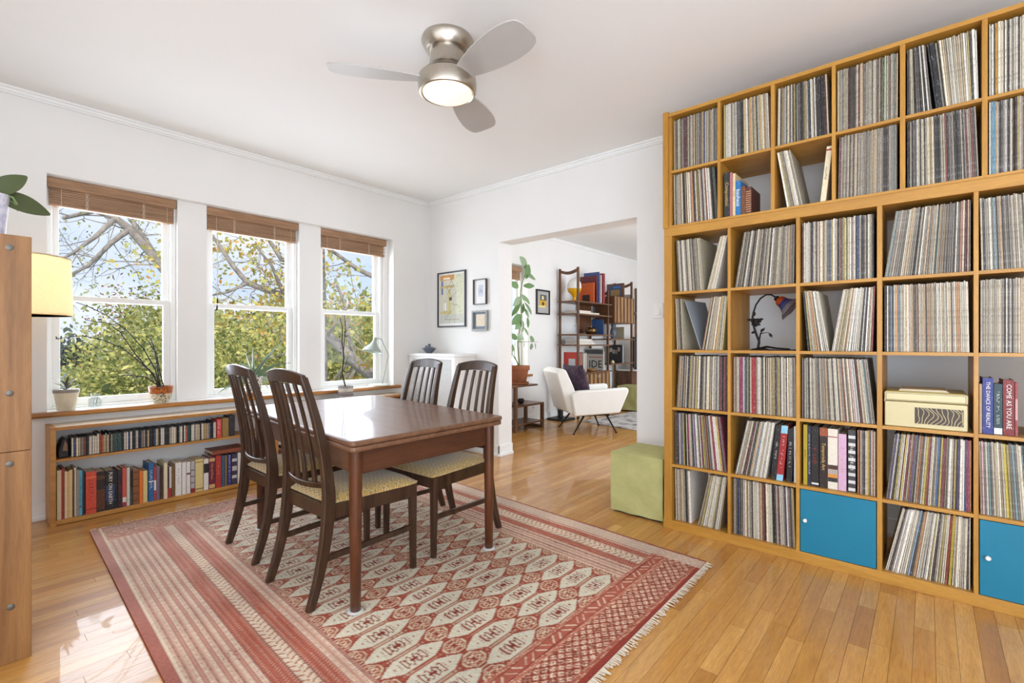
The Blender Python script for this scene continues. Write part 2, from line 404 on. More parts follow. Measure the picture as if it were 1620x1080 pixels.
struct('ceiling', MB().box(XW-.3, XR, YF, YL, ZC, ZC+.12), M['ceil'])
wl_ = MB(); X0 = XW-.28
wl_.box(X0, XW, YF, WY0, 0, ZC).box(X0, XW, WY0, WY1, 0, WZ0-.03).box(X0, XW, WY0, WY1, WZ1, ZC).box(X0, XW, WY1, LY0, 0, ZC)
wl_.box(X0, XW, LY0, LY1, 0, WZ0-.03).box(X0, XW, LY0, LY1, WZ1-.01, ZC).box(X0, XW, LY1, YL, 0, ZC)
wl_.box(X0, XW-.07, 1.187, 1.387, WZ0-.03, WZ1).box(X0, XW-.07, 2.149, 2.359, WZ0-.03, WZ1).box(X0, XW-.10, 3.085, WY1, WZ0-.03, WZ1)
struct('wall_left', wl_, M['wall'])
wb = MB(); T = .2
wb.box(XW, JX0, YB, YB+T, 0, ZC).box(JX0, JX1, YB, YB+T, JZ, ZC).box(JX1, XR, YB, YB+T, 0, ZC)
struct('wall_back', wb, M['wall'])
struct('wall_right', MB().box(XR, XR+.1, YF, YL, 0, ZC), M['wall'])
struct('wall_front', MB().box(XW-.28, XR, YF-.1, YF, 0, ZC), M['wall'])
struct('wall_far', MB().box(XW-.28, XR, YL, YL+.1, 0, ZC), M['wall'])
# picture-rail moulding under the ceiling
def crown(name, pts, ins):
    mb = MB()
    for (a, b), (nx_, ny_) in zip(pts, ins):
        for d, z0, z1 in ((.012, ZC-.045, ZC-.034), (.022, ZC-.034, ZC-.014), (.034, ZC-.014, ZC)):
            x0, x1 = sorted((a[0], b[0])); y0, y1 = sorted((a[1], b[1]))
            if nx_: mb.box(min(a[0], a[0]+nx_*d), max(a[0], a[0]+nx_*d), y0, y1, z0, z1)
            else: mb.box(x0, x1, min(a[1], a[1]+ny_*d), max(a[1], a[1]+ny_*d), z0, z1)
    struct(name, mb, M['trim'])
crown('trim_1', [((XW, YF), (XW, YB)), ((XW+.034, YB), (XR, YB))], [(1, 0), (0, -1)])
crown('trim_2', [((XW, YB+T), (XW, YL))], [(1, 0)])
def base(name, boxes):
    mb = MB()
    for x0, x1, y0, y1, dx, dy in boxes:   # dx,dy outward direction of the shoe
        mb.box(x0, x1, y0, y1, 0, .11)
        mb.box(x0+min(0, dx)*.012, x1+max(0, dx)*.012, y0+min(0, dy)*.012, y1+max(0, dy)*.012, 0, .028)
    struct(name, mb, M['trim'], bevel=.003)
base('baseboard_left', [(XW, XW+.014, YF, YB, 1, 0), (XW, XW+.014, YB+T, YL, 1, 0)])
base('baseboard_back', [(XW+.02, JX0+.014, YB-.014, YB, 0, -1), (JX0, JX0+.014, YB-.014, YB+T, 1, 0), (JX1-.014, XR, YB-.014, YB, 0, -1)])
# sill: white stool with stained wood nosing, rounded ends
struct('trim_3', MB().box(XW-.17, XW+.035, WY0-.0, WY1+.0, WZ0-.03, WZ0), M['sill_top'])
pr = [(XW+.035-.0, WZ0-.032), (XW+.075, WZ0-.032), (XW+.083, WZ0-.022), (XW+.083, WZ0-.010), (XW+.075, WZ0), (XW+.035, WZ0)]
nm = MB(); nm.prism(pr, .345, 3.19, 'y'); nm.box(XW, XW+.04, .345, WY0, WZ0-.032, WZ0).box(XW, XW+.04, WY1, 3.19, WZ0-.032, WZ0)
struct('trim_4', nm, M['oak_sill'], bevel=.006)
nm = MB(); nm.box(XW-.17, XW+.0, LY0, LY1, WZ0-.03, WZ0).box(XW, XW+.05, LY0-.05, LY1+.06, WZ0-.032, WZ0)
struct('trim_5', nm, M['oak_sill'], bevel=.006)

# ------------------------------------------------------------------ windows
def window(i, y0, y1, rail=1.452, z0=WZ0, z1=WZ1-.02):
    xo = XW-.15
    r = thing('window_%d' % i, None, None, (xo, (y0+y1)/2, z0)); r['kind'] = 'structure'
    fr = MB(); j = .032
    fr.box(xo-.09, xo+.035, y0, y0+j, z0, z1).box(xo-.09, xo+.035, y1-j, y1, z0, z1).box(xo-.09, xo+.035, y0+j, y1-j, z1-j, z1).box(xo-.09, xo+.035, y0+j, y1-j, z0, z0+.018)
    fr.box(xo-.02, xo-.012, y0+j, y0+j+.012, z0+.018, z1-j).box(xo-.02, xo-.012, y1-j-.012, y1-j, z0+.018, z1-j)
    build('frame', fr, M['trim'], r, bevel=.003)
    def sash(nm, x, a0, a1, b0, b1, st, bt, tp):
        s = MB(); s.box(x-.016, x+.016, a0, a0+st, b0, b1).box(x-.016, x+.016, a1-st, a1, b0, b1).box(x-.016, x+.016, a0+st, a1-st, b1-tp, b1).box(x-.016, x+.016, a0+st, a1-st, b0, b0+bt)
        o = build(nm, s, M['trim'], r, bevel=.003)
        g = MB(); g.box(x-.002, x+.002, a0+st-.004, a1-st+.004, b0+bt-.004, b1-tp+.004); build('pane', g, M['glass'], o)
        return o
    sash('upper_sash', xo-.036, y0+j, y1-j, rail-.02, z1-j, .042, .036, .04)
    lo = sash('lower_sash', xo, y0+j, y1-j, z0+.018, rail+.018, .044, .048, .036)
    lk = MB(); lk.box(xo-.012, xo+.014, (y0+y1)/2-.022, (y0+y1)/2+.022, rail+.018, rail+.032); build('sash_lock', lk, M['trim'], lo, bevel=.004)
    return r
wins = [(WY0+.004, 1.186), (1.388, 2.148), (2.36, 3.084)]
for i, (a, b) in enumerate(wins): window(i+1, a, b)
window(4, LY0+.002, LY1-.002, z1=WZ1-.035)

# ------------------------------------------------------------------ blinds
def blind(y0, y1, label, group='bamboo blinds rolled up over the windows', z1=2.2505, x=XW-.095, drop=.18):
    r = thing('window_blind', label, 'blind', (x, (y0+y1)/2, z1-drop), 0, group)
    build('valance', MB().box(x-.008, x+.012, y0, y1, z1-.066, z1), M['blind'], r, bevel=.003)
    build('head_rail', MB().box(x-.055, x-.012, y0+.01, y1-.01, z1-.045, z1-.002), M['blind'], r)
    st = MB(); n = 11; zt, zb = z1-.06, z1-drop
    for k in range(n):
        z = zb+.008+(zt-zb-.008)*k/n
        o = .003*math.sin(k*2.1)
        st.box(x-.05+o, x-.004+o, y0+.012, y1-.014, z, z+(zt-zb)/n*.72)
    o = build('slat_stack', st, M['blind'], r); o['kind'] = 'stuff'
    build('bottom_rail', MB().box(x-.052, x-.002, y0+.012, y1-.014, zb-.004, zb+.008), M['blind'], r, bevel=.003)
    for fy in (.1, .28, .72, .92):
        yy = y0+(y1-y0)*fy
        c = MB(); c.tube([(x+.0, yy, zt), (x+.001, yy, zb)], .0016, 5)
        if .2 < fy < .8:
            for q in range(5):
                for dd in (-.008, .008): c.tube([(x+.002, yy+dd*(.4+.6*((q+1) % 2)), zt-.01-q*.022), (x+.002, yy+dd*(.4+.6*(q % 2)), zt-.032-q*.022)], .0013, 4)
        build('cord', c, M['cord'], r)
    return r
blind(WY0+.008, 1.183, 'bamboo blind, lit honey brown, above the cream pot and small glass bottle')
blind(1.391, 2.145, 'bamboo blind above the window with the spiky aloe')
blind(2.364, 3.115, 'greyish bamboo blind above the window with the sage desk lamp')
blind(LY0+.01, LY1-.04, 'dark bamboo blind above the tall rubber plant in the next room', z1=2.225)
t_ = thing('blind_pull', 'black tipped pull cords hanging in the middle window', 'cord', (XW-.08, 1.47, 1.43))
c = MB(); c.tube([(XW-.08, 1.47, 2.06), (XW-.08, 1.47, 1.46)], .0015, 5).tube([(XW-.082, 1.466, 2.06), (XW-.082, 1.466, 1.40)], .0015, 5); build('cord', c, M['cord'], t_)
for yy, zz in ((1.47, 1.47), (1.466, 1.41)): build('tassel', MB().lathe([(.002, .045), (.006, .03), (.008, 0), (.001, -.002)], 10, (XW-.081, yy, zz)), M['black'], t_, smooth=True)
c = MB(); c.box(XW-.105, XW-.09, .535, .551, 1.57, 1.60); tag(build('cord_cleat', c, M['black'], bevel=.003), 'small dark cord cleat on the window frame beside the lamp shade', 'cleat')

# ------------------------------------------------------------------ radiator cover in the corner, bowl
rx0, rx1, ry0, ry1, rz = XW+.01, -3.615, 3.345, YB-.001, 1.03
t = thing('radiator_cover', 'white perforated radiator cover in the corner behind the chairs', 'cover', ((rx0+rx1)/2, (ry0+ry1)/2, 0))
build('top', MB().box(rx0, rx1+.014, ry0-.016, ry1, rz-.028, rz), M['trim'], t, bevel=.003)
build('side_panel', MB().box(rx1-.02, rx1, ry0, ry1, .13, rz-.028), M['trim'], t, bevel=.002)
fr = MB().box(rx0, rx0+.05, ry0, ry0+.02, 0.0, rz-.028).box(rx1-.05, rx1-.02, ry0, ry0+.02, 0.0, rz-.028).box(rx0+.05, rx1-.05, ry0, ry0+.02, rz-.06, rz-.028).box(rx0+.05, rx1-.05, ry0, ry0+.02, .09, .16)
build('frame', fr, M['trim'], t)
sc = MB(); px_, pz_ = .0165, .0165
nxh = int((rx1-rx0-.1)/px_); nzh = int((rz-.06-.16)/pz_)
for k in range(nxh+1):
    xx = rx0+.05+k*px_; sc.box(xx, xx+.0075, ry0+.008, ry0+.011, .16, rz-.06)
for k in range(nzh+1):
    zz = .16+k*pz_; sc.box(rx0+.05, rx1-.05, ry0+.0075, ry0+.0105, zz, zz+.0075)
o = build('perforated_screen', sc, M['screen'], t); o['kind'] = 'stuff'
build('radiator', MB().box(rx0+.05, rx1-.05, ry0+.12, ry1-.05, .15, .85), M['screen'], t)
b = at_y(679, 555, 3.46); bz = rz+.001; t = thing('lidded_bowl', 'small grey ceramic bowl with a knobbed lid on the radiator cover', 'bowl', (b.x, b.y, bz))
build('bowl', MB().lathe([(.03, 0), (.034, .004), (.055, .025), (.078, .055), (.074, .055), (.05, .04)], 28, (b.x, b.y, bz)), M['grey_ceramic'], t, smooth=True)
build('lid', MB().lathe([(.068, .05), (.055, .062), (.03, .07), (.012, .073), (.012, .082), (.018, .09), (.012, .1), (.001, .102)], 24, (b.x, b.y, bz)), M['grey_ceramic'], t, smooth=True)
build('side_knob', MB().lathe([(.01, .062), (.012, .072), (.008, .082), (.001, .085)], 12, (b.x-.035, b.y-.012, bz)), M['grey_ceramic'], t, smooth=True)

# ------------------------------------------------------------------ pictures and switch on the back wall
def framed(name, x0, x1, z0, z1, fw, fd, fcol, label, draw, mat_col=None, y=None, wallx=None):
    """frame on the back wall (facing -Y)"""
    y = YB if y is None else y
    t = thing(name, label, 'picture', ((x0+x1)/2, y, z0), 0, 'framed pictures')
    fm = MB().box(x0, x1, y-fd, y-.001, z1-fw, z1).box(x0, x1, y-fd, y-.001, z0, z0+fw).box(x0, x0+fw, y-fd, y-.001, z0+fw, z1-fw).box(x1-fw, x1, y-fd, y-.001, z0+fw, z1-fw)
    build('frame', fm, fcol, t, bevel=.001)
    p = MB(); yy = y-.008; L = [0]
    def q(a, b_, c_, d, col):   # fractions inside the frame
        L[0] += 1; Y = yy-L[0]*.00006
        X = lambda u: x0+fw+(x1-x0-2*fw)*u
        Z = lambda v: z1-fw-(z1-z0-2*fw)*v
        p.add([(X(a), Y, Z(d)), (X(c_), Y, Z(d)), (X(c_), Y, Z(b_)), (X(a), Y, Z(b_))], [(0, 1, 2, 3)], lin(col))
    def ln(a, b_, c_, d, wd, col):
        L[0] += 1; Y = yy-L[0]*.00006
        X = lambda u: x0+fw+(x1-x0-2*fw)*u
        Z = lambda v: z1-fw-(z1-z0-2*fw)*v
        A = Vector((X(a), Y, Z(b_))); B = Vector((X(c_), Y, Z(d))); n_ = Vector((-(B-A).z, 0, (B-A).x)).normalized()*wd
        p.add([A-n_, B-n_, B+n_, A+n_], [(0, 1, 2, 3)], lin(col))
    draw(q, ln); build('print', p, M['paper'], t)
    return t
M['frame_dark'] = plain('dark_frame', (58, 56, 62), .35); M['frame_grey'] = plain('grey_green_frame', (146, 148, 140), .4); M['frame_bronze'] = plain('bronze_frame', (84, 74, 64), .35); M['frame_black'] = plain('black_frame', (24, 23, 22), .35)
def art_big(q, ln):
    q(0, 0, 1, 1, (226, 224, 218)); q(.05, .03, .95, .95, (206, 200, 178)); q(.05, .03, .6, .13, (206, 150, 84)); q(.18, .08, .45, .115, (232, 222, 200))
    q(.1, .14, .17, .4, (96, 116, 170)); q(.6, .04, .95, .78, (210, 208, 180)); q(.34, .25, .62, .6, (206, 202, 186)); q(.38, .3, .46, .84, (204, 192, 98)); q(.05, .72, .5, .77, (200, 184, 120)); q(.05, .78, .95, .95, (196, 194, 180))
    q(.2, .56, .3, .7, (234, 232, 226)); q(.05, .24, .6, .28, (198, 176, 110))
    rr = random.Random(3)
    for k in range(9): ln(.3+k*.045, .24, .3+k*.045, .88, .0011, (70, 66, 60))
    for a in ((.28, .24, .62, .24), (.24, .88, .8, .88), (.3, .26, .52, .45), (.52, .26, .34, .4), (.48, .47, .7, .36), (.4, .03, .58, .25), (.58, .03, .4, .25), (.26, .86, .5, .7), (.45, .88, .4, .95), (.62, .88, .62, .95), (.24, .5, .24, .88), (.5, .58, .75, .62)): ln(*a, .0016, (52, 48, 46))
    for k in range(46):
        a, b_ = rr.uniform(.6, .93), rr.uniform(.05, .75); th = rr.uniform(0, 6.3); d = rr.uniform(.04, .12); ln(a, b_, min(.95, a+d*math.cos(th)), b_+d*.5*math.sin(th), .0009, (120, 130, 120))
    q(.42, .46, .52, .52, (70, 60, 54))
framed('framed_picture', -4.2, -3.752, 1.316, 1.925, .014, .022, M['frame_dark'], 'tall framed abstract line drawing in ochre and grey on the back wall', art_big)
def art_small(q, ln):
    q(0, 0, 1, 1, (232, 230, 226)); q(.3, .2, .72, .7, (212, 214, 220))
    rr = random.Random(8)
    for k in range(40): a = rr.uniform(.32, .68); b_ = rr.uniform(.22, .55); ln(a, b_, a+rr.uniform(-.06, .06), b_+rr.uniform(.04, .14), .0022, rr.choice([(176, 184, 200), (150, 162, 186), (196, 202, 212)]))
framed('framed_picture', -3.627, -3.44, 1.541, 1.804, .007, .03, M['frame_bronze'], 'narrow framed pale blue ink drawing above the grey framed one', art_small)
def art_map(q, ln):
    q(0, 0, 1, 1, (120, 130, 140)); q(.16, .12, .86, .84, (222, 208, 182)); rr = random.Random(9)
    for k in range(26): a = rr.uniform(.2, .8); b_ = rr.uniform(.16, .78); ln(a, b_, a+rr.uniform(-.05, .05), b_+rr.uniform(-.05, .05), .0014, rr.choice([(176, 146, 120), (166, 160, 146), (190, 150, 130)]))
framed('framed_picture', -3.646, -3.426, 1.269, 1.479, .019, .03, M['frame_grey'], 'small grey framed sepia print under the narrow drawing', art_map)
t = thing('light_switch', 'white rocker light switch on the wall beside the record shelf', 'switch', (-1.604, YB, 1.39))
build('plate', MB().box(-1.645, -1.563, YB-.008, YB-.001, 1.335, 1.452), M['white_plastic'], t, bevel=.003)
build('rocker', MB().hexa([(-1.62, YB-.014, 1.36), (-1.588, YB-.014, 1.36), (-1.588, YB-.006, 1.36), (-1.62, YB-.006, 1.36), (-1.62, YB-.009, 1.43), (-1.588, YB-.009, 1.43), (-1.588, YB-.006, 1.43), (-1.62, YB-.006, 1.43)]), M['white_plastic'], t, bevel=.001)

# ------------------------------------------------------------------ ceiling fan
FX, FY = -1.927, 1.731
t = thing('ceiling_fan', 'brushed nickel three blade ceiling fan with a lit lens', 'fan', (FX, FY, ZC))
build('canopy', MB().lathe([(.132, ZC-.001), (.136, ZC-.012), (.136, ZC-.02), (.115, ZC-.06), (.108, ZC-.068), (.09, ZC-.07)], 48, (FX, FY, 0)), M['nickel'], t, smooth=True)
build('motor_neck', MB().lathe([(.092, ZC-.066), (.093, ZC-.12), (.098, ZC-.15), (.11, ZC-.168), (.138, ZC-.192), (.14, ZC-.196)], 48, (FX, FY, 0)), M['nickel'], t, smooth=True)
build('housing', MB().lathe([(.138, ZC-.2), (.15, ZC-.205), (.154, ZC-.235), (.152, ZC-.27), (.146, ZC-.285), (.14, ZC-.287), (.137, ZC-.282), (.130, ZC-.278), (.10, ZC-.272)], 48, (FX, FY, 0)), M['nickel'], t, smooth=True)
mL = emit('lit_opal_lens', (255, 238, 212), .62)
build('light_lens', MB().lathe([(.129, ZC-.281), (.126, ZC-.29), (.1, ZC-.302), (.06, ZC-.309), (.001, ZC-.312)], 40, (FX, FY, 0)), mL, t, smooth=True)
prof = [(.13, .045), (.2, .062), (.28, .08), (.36, .091), (.44, .096), (.5, .093), (.545, .085), (.575, .073), (.59, .058), (.597, .035)]
for ang in (-126, -6, 114):
    m = MB(); up = [(r, w_) for r, w_ in prof]; dn = [(r-.0, -w_) for r, w_ in prof[::-1]]
    poly = up+dn; m.prism(poly, -.003, .003, 'z')
    for i in range(len(m.v)):
        x, y, z = m.v[i]; m.v[i] = (x, y, z - y*math.tan(math.radians(13)) + .004*math.cos(y*14))
    m.xf(Matrix.Translation((FX, FY, ZC-.225)) @ Matrix.Rotation(math.radians(ang), 4, 'Z'))
    build('blade', m, M['blade'], t, smooth=True, ang=30)

# ------------------------------------------------------------------ record shelf: lower 5x5 unit, upper unit on top
YD = YS+.395
LX = [-1.246, -1.197, -.87, -.854, -.527, -.51, -.186, -.166, .151, .167, .486, .535]    # post, cells and dividers
LZ = [.055, .383, .399, .733, .749, 1.085, 1.101, 1.44, 1.456, 1.799, 1.85]              # shelf boards between cells
t = thing('record_shelf', 'tall golden oak cube shelf of five rows filled with records', 'shelf', (-.36, YS+.2, 0))
build('left_post', MB().box(LX[0], LX[1], YS, YD, .0505, LZ[9]), M['shelf'], t, bevel=.0015)
build('right_post', MB().box(LX[10], LX[11], YS, YD, .0505, LZ[9]), M['shelf'], t, bevel=.0015)
build('top_board', MB().box(LX[0], LX[11], YS, YD, LZ[9], LZ[10]), M['shelf_h'], t, bevel=.0015)
build('plinth_board', MB().box(LX[0]-.004, LX[11], YS-.002, YD, 0, .055), M['shelf_h'], t, bevel=.0015)
for k in range(4): build('divider', MB().box(LX[2+2*k], LX[3+2*k], YS+.001, YD, .055, LZ[9]), M['shelf'], t, bevel=.001)
for k in range(4):
    for c in range(5): build('shelf_board', MB().box(LX[1+2*c], LX[2+2*c], YS+.001, YD, LZ[1+2*k], LZ[2+2*k]), M['shelf_h'], t, bevel=.001)
UX = [-1.252, -1.219, -.926, -.91, -.647, -.628, -.369, -.353, -.1, -.08, .177, .195, .46, .478, .505, .535]
UZ = [1.8505, 1.864, 2.186, 2.201, 2.537, 2.557]
t2 = thing('upper_record_shelf', 'low golden oak cube shelf of two rows standing on the tall one', 'shelf', (-.36, YS+.2, UZ[0]))
build('left_panel', MB().box(UX[0], UX[1], YS-.006, YD, UZ[0], UZ[5]+.012), M['shelf'], t2, bevel=.0015)
build('inner_panel', MB().box(UX[1], UX[1]+.016, YS+.012, YD, UZ[1], UZ[4]), M['shelf'], t2, bevel=.001)
build('right_panel', MB().box(UX[14], UX[15], YS-.006, YD, UZ[0], UZ[5]+.012), M['shelf'], t2, bevel=.0015)
build('top_board', MB().box(UX[1], UX[14], YS, YD, UZ[4], UZ[5]), M['shelf_h'], t2, bevel=.001)
build('bottom_board', MB().box(UX[1], UX[14], YS, YD, UZ[0], UZ[1]), M['shelf_h'], t2, bevel=.001)
for k in range(6):
    a, b = (UX[2+2*k], UX[3+2*k]); build('divider', MB().box(a, b, YS+.001, YD, UZ[1], UZ[4]), M['shelf'], t2, bevel=.001)
ux = [UX[1]+.016]+UX[2:14]+[UX[14]]
for c in range(7): build('shelf_board', MB().box(ux[2*c], ux[2*c+1], YS+.001, YD, UZ[2], UZ[3]), M['shelf_h'], t2, bevel=.001)

# doors
def door(cx0, cx1, z0, z1, label):
    t = thing('cabinet_door', label, 'door', ((cx0+cx1)/2, YS, z0), 0, 'blue doors of the record shelf')
    build('panel', MB().box(cx0+.003, cx1-.003, YS+.0, YS+.018, z0+.003, z1-.003), M['blue'], t, bevel=.001)
    build('inner_box', MB().box(cx0+.006, cx1-.006, YS+.019, YD-.01, z0+.003, z1-.003), M['blue'], t)
    b = MB().lathe([(.005, 0), (.005, .012), (.0085, .018), (.010, .023), (.008, .028), (.001, .030)], 16); b.xf(Matrix.Translation((cx0+.028, YS, (z0+z1)/2+.008)) @ Matrix.Rotation(PI/2, 4, 'X'))
    build('knob', b, M['white_plastic'], t, smooth=True)
door(LX[5], LX[6], LZ[0], LZ[1], 'blue cube door with a white knob below the big art books')
door(LX[9], LX[10], LZ[0], LZ[1], 'blue cube door with a white knob at the end of the bottom row')

# ---- records
PALS = {
 'mix': [((226, 212, 180), 'cream', 28), ((240, 232, 214), 'white', 13), ((66, 56, 50), 'black', 12), ((124, 112, 98), 'grey', 13), ((168, 154, 134), 'pale grey', 12), ((198, 166, 122), 'tan', 12),
         ((152, 66, 54), 'red', 4), ((70, 90, 120), 'blue', 3), ((200, 134, 86), 'orange', 3), ((112, 70, 64), 'maroon', 4), ((120, 150, 150), 'teal', 3), ((196, 154, 156), 'pink', 3), ((210, 184, 100), 'yellow', 3), ((92, 78, 98), 'purple', 2)],
 'pale': [((230, 216, 184), 'cream', 42), ((242, 234, 216), 'white', 20), ((82, 70, 62), 'black', 7), ((166, 152, 134), 'pale grey', 10), ((204, 174, 130), 'tan', 14), ((162, 76, 62), 'red', 3), ((128, 152, 170), 'blue', 2), ((214, 152, 94), 'orange', 3), ((208, 188, 112), 'yellow', 3)],
 'grey': [((140, 126, 110), 'grey', 26), ((172, 158, 136), 'pale grey', 24), ((208, 192, 156), 'cream', 24), ((78, 68, 60), 'black', 10), ((124, 146, 144), 'teal', 3), ((130, 74, 66), 'maroon', 4), ((202, 166, 122), 'tan', 12), ((228, 218, 194), 'white', 8)],
 'dark': [((62, 54, 50), 'black', 26), ((108, 98, 88), 'grey', 20), ((208, 192, 158), 'cream', 22), ((162, 148, 130), 'pale grey', 12), ((142, 66, 58), 'red', 3), ((108, 136, 138), 'teal', 3), ((200, 170, 96), 'yellow', 4), ((236, 226, 206), 'white', 9)],
 'bright': [((234, 224, 204), 'white', 22), ((222, 204, 164), 'cream', 20), ((58, 52, 50), 'black', 12), ((178, 72, 100), 'pink', 6), ((76, 108, 156), 'blue', 6), ((216, 190, 80), 'yellow', 6), ((206, 128, 70), 'orange', 7), ((152, 60, 64), 'red', 6), ((118, 98, 148), 'purple', 4), ((126, 116, 106), 'grey', 11)],
}
rrec = random.Random(23); RECS = []
def pick(p):
    tot = sum(x[2] for x in PALS[p]); k = rrec.uniform(0, tot)
    for c, nme, wgt in PALS[p]:
        k -= wgt
        if k <= 0: return c, nme
    return PALS[p][0][:2]
def rec_group(cell, where, fa, fb, l0, l1, p='mix', hcell=None, forced=None):
    """records between fractions fa..fb of the cell (measured at the foot), leaning l0..l1 degrees (+ = top towards +X)"""
    x0, x1, z0, z1 = cell; W = x1-x0; Hc = z1-z0
    xa, xb = x0+W*fa, x0+W*fb; x = xa+.001; forced = list(forced or [])
    st = RECS_COUNT.setdefault(where, 0)
    while True:
        tk = max(.0030, rrec.gauss(.0052, .0015)); c, nme = pick(p)
        if forced and (x-xa)/(xb-xa) >= forced[0][0]: _, tk, c, nme = forced.pop(0)
        f = (x-xa)/max(1e-6, xb-xa); lean = math.radians(l0+(l1-l0)*f)
        dx = tk/math.cos(lean)+.0007
        if l0 > l1: dx += .315*abs(math.sin(math.radians(l0-l1)))*(tk/(xb-xa))*1.25
        if x+dx > xb: break
        h = min(.3155+rrec.uniform(-.004, .002), Hc-.006); s, k = math.sin(lean), math.cos(lean)
        zb = z0+.0006
        yy = YS+.022+abs(rrec.gauss(0, .006)); d = .312
        if yy+d > YD: d = YD-yy-.002
        jf = rrec.uniform(.74, 1.0); gm = sum(c)/3; ccl = lin(tuple(max(0, min(255, int((v*.82+gm*.18)*jf))) for v in c))
        px0, px1 = x, x+tk/k
        if px1+max(0, h*s) > x1-.0005 or px0+min(0, h*s) < x0+.0005: x += dx; continue
        RECS_COUNT[where] += 1
        RECS.append(dict(v=[(px0, yy, zb), (px1, yy, zb), (px1, yy+d, zb), (px0, yy+d, zb), (px0+h*s, yy, zb+h*k), (px1+h*s, yy, zb+h*k), (px1+h*s, yy+d, zb+h*k), (px0+h*s, yy+d, zb+h*k)], c=ccl, name=nme, where=where, n=RECS_COUNT[where]))
        x += dx
RECS_COUNT = {}
def LC(r, c): k = 4-r; return (LX[1+2*c], LX[2+2*c], LZ[2*k], LZ[2*k+1])
def UC(r, c): return (ux[2*c], ux[2*c+1], UZ[3] if r == 0 else UZ[1], UZ[4] if r == 0 else UZ[2])
# upper unit, from its left end
for r in (0, 1):
    for c in range(7):
        wh = '%s cube of the %s upper shelf row' % (ORD[c+1], 'top' if r == 0 else 'second')
        cell = UC(r, c)
        if (r, c) == (0, 0): rec_group(cell, wh, .03, .975, -.5, 0, 'grey', forced=[(.22, .024, (112, 66, 66), 'maroon'), (.68, .008, (70, 88, 140), 'blue')])
        elif (r, c) == (0, 1): rec_group(cell, wh, .03, .97, 0, -2, 'pale', forced=[(.3, .02, (96, 90, 84), 'grey'), (.36, .014, (50, 46, 44), 'black')])
        elif (r, c) == (0, 2): rec_group(cell, wh, .03, .97, .6, -2, 'dark')
        elif (r, c) == (0, 3): rec_group(cell, wh, .02, .98, 0, .3, 'grey', forced=[(.74, .006, (80, 150, 60), 'green')])
        elif (r, c) == (0, 4): rec_group(cell, wh, .02, .40, 0, -5, 'dark'); rec_group(cell, wh, .42, .985, -6, -1, 'pale', forced=[(0, .006, (60, 56, 54), 'black'), (.03, .016, (36, 34, 34), 'black')])
        elif (r, c) == (0, 5): rec_group(cell, wh, .02, .98, 0, 0, 'pale', forced=[(.07, .008, (190, 140, 40), 'yellow')])
        elif (r, c) == (1, 0): rec_group(cell, wh, .05, .98, -1, -4, 'mix', forced=[(.74, .006, (150, 70, 50), 'red')])
        elif (r, c) == (1, 2): rec_group(cell, wh, .21, .50, -9, -11, 'pale')
        elif (r, c) == (1, 1): pass
        elif (r, c) == (1, 3): rec_group(cell, wh, .03, .97, 1, 0, 'grey')
        elif (r, c) == (1, 4): rec_group(cell, wh, .02, .98, 0, -2, 'dark')
        elif (r, c) == (1, 5): rec_group(cell, wh, .02, .98, 0, 0, 'mix', forced=[(.02, .014, (110, 160, 180), 'blue')])
        else: rec_group(cell, wh, .02, .98, 0, 0, 'mix')
WH = {(0, 0): 'top cube next to the doorway', (1, 0): 'cube between doorway and rose lamp', (2, 0): 'first cube of the middle row', (3, 0): 'first cube of the fourth row', (4, 0): 'first cube of the bottom row',
 (0, 1): 'cube above the rose lamp', (2, 1): 'cube below the rose lamp', (3, 1): 'cube with the red-blue book', (4, 1): 'bottom cube before the blue door',
 (0, 2): 'top cube of the middle column', (1, 2): 'cube beside the rose lamp shade', (2, 2): 'cube before the cream record player', (3, 2): 'cube of art books',
 (0, 3): 'two cubes above the record player', (1, 3): 'cube above the record player', (3, 3): 'cube below the record player', (4, 3): 'bottom cube between blue doors',
 (0, 4): 'top cube of the last column', (1, 4): 'cube with the teal book', (2, 4): 'cube with the blue novel', (3, 4): 'cube above the end blue door'}
g = lambda r, c, *a, **k: rec_group(LC(r, c), WH[(r, c)], *a, **k)
g(0, 0, .10, .57, -3, -4, 'grey'); g(0, 0, .62, .79, 14, 12, 'pale')
g(0, 1, .04, .985, 9, .5, 'grey'); g(0, 2, .02, .98, 0, 0, 'mix'); g(0, 3, .02, .985, 8, 0, 'grey', forced=[(.86, .007, (196, 130, 100), 'orange'), (.91, .008, (130, 50, 60), 'maroon')])
g(0, 4, .03, .98, -1, -4, 'grey')
g(1, 0, .07, .20, -2, -3, 'grey'); g(1, 0, .52, .90, 10, 5, 'pale')
g(1, 2, .02, .40, -3, -9, 'pale', forced=[(.02, .012, (130, 56, 34), 'red'), (.09, .008, (40, 40, 30), 'black')]); g(1, 2, .42, .985, 9, 1, 'pale', forced=[(0, .004, (240, 236, 226), 'white')])
g(1, 3, .02, .985, 0, -1, 'pale'); g(1, 4, .02, .46, 0, 0, 'grey')
g(2, 0, .05, .99, 3, 0, 'mix'); g(2, 1, .02, .99, 0, -.5, 'dark', forced=[(.08, .020, (170, 58, 110), 'pink'), (.30, .024, (186, 40, 44), 'red'), (.40, .01, (236, 230, 220), 'white')])
g(2, 2, .02, .985, 0, -6, 'mix'); g(2, 4, .56, .985, 0, 0, 'bright')
g(3, 0, .02, .985, 0, -7, 'bright', forced=[(0, .022, (92, 78, 54), 'patterned')])
g(3, 1, .04, .56, 12, 8, 'pale'); g(3, 2, .755, .99, 0, 0, 'bright')
g(3, 3, .04, .985, 6, 0, 'bright'); g(3, 4, .02, .985, -1, -6, 'mix', forced=[(.26, .008, (220, 196, 50), 'yellow')])
g(4, 0, .05, .36, -1, -2, 'grey', forced=[(.84, .011, (224, 216, 200), 'red striped white')]); g(4, 0, .46, .86, 12, 7, 'pale')
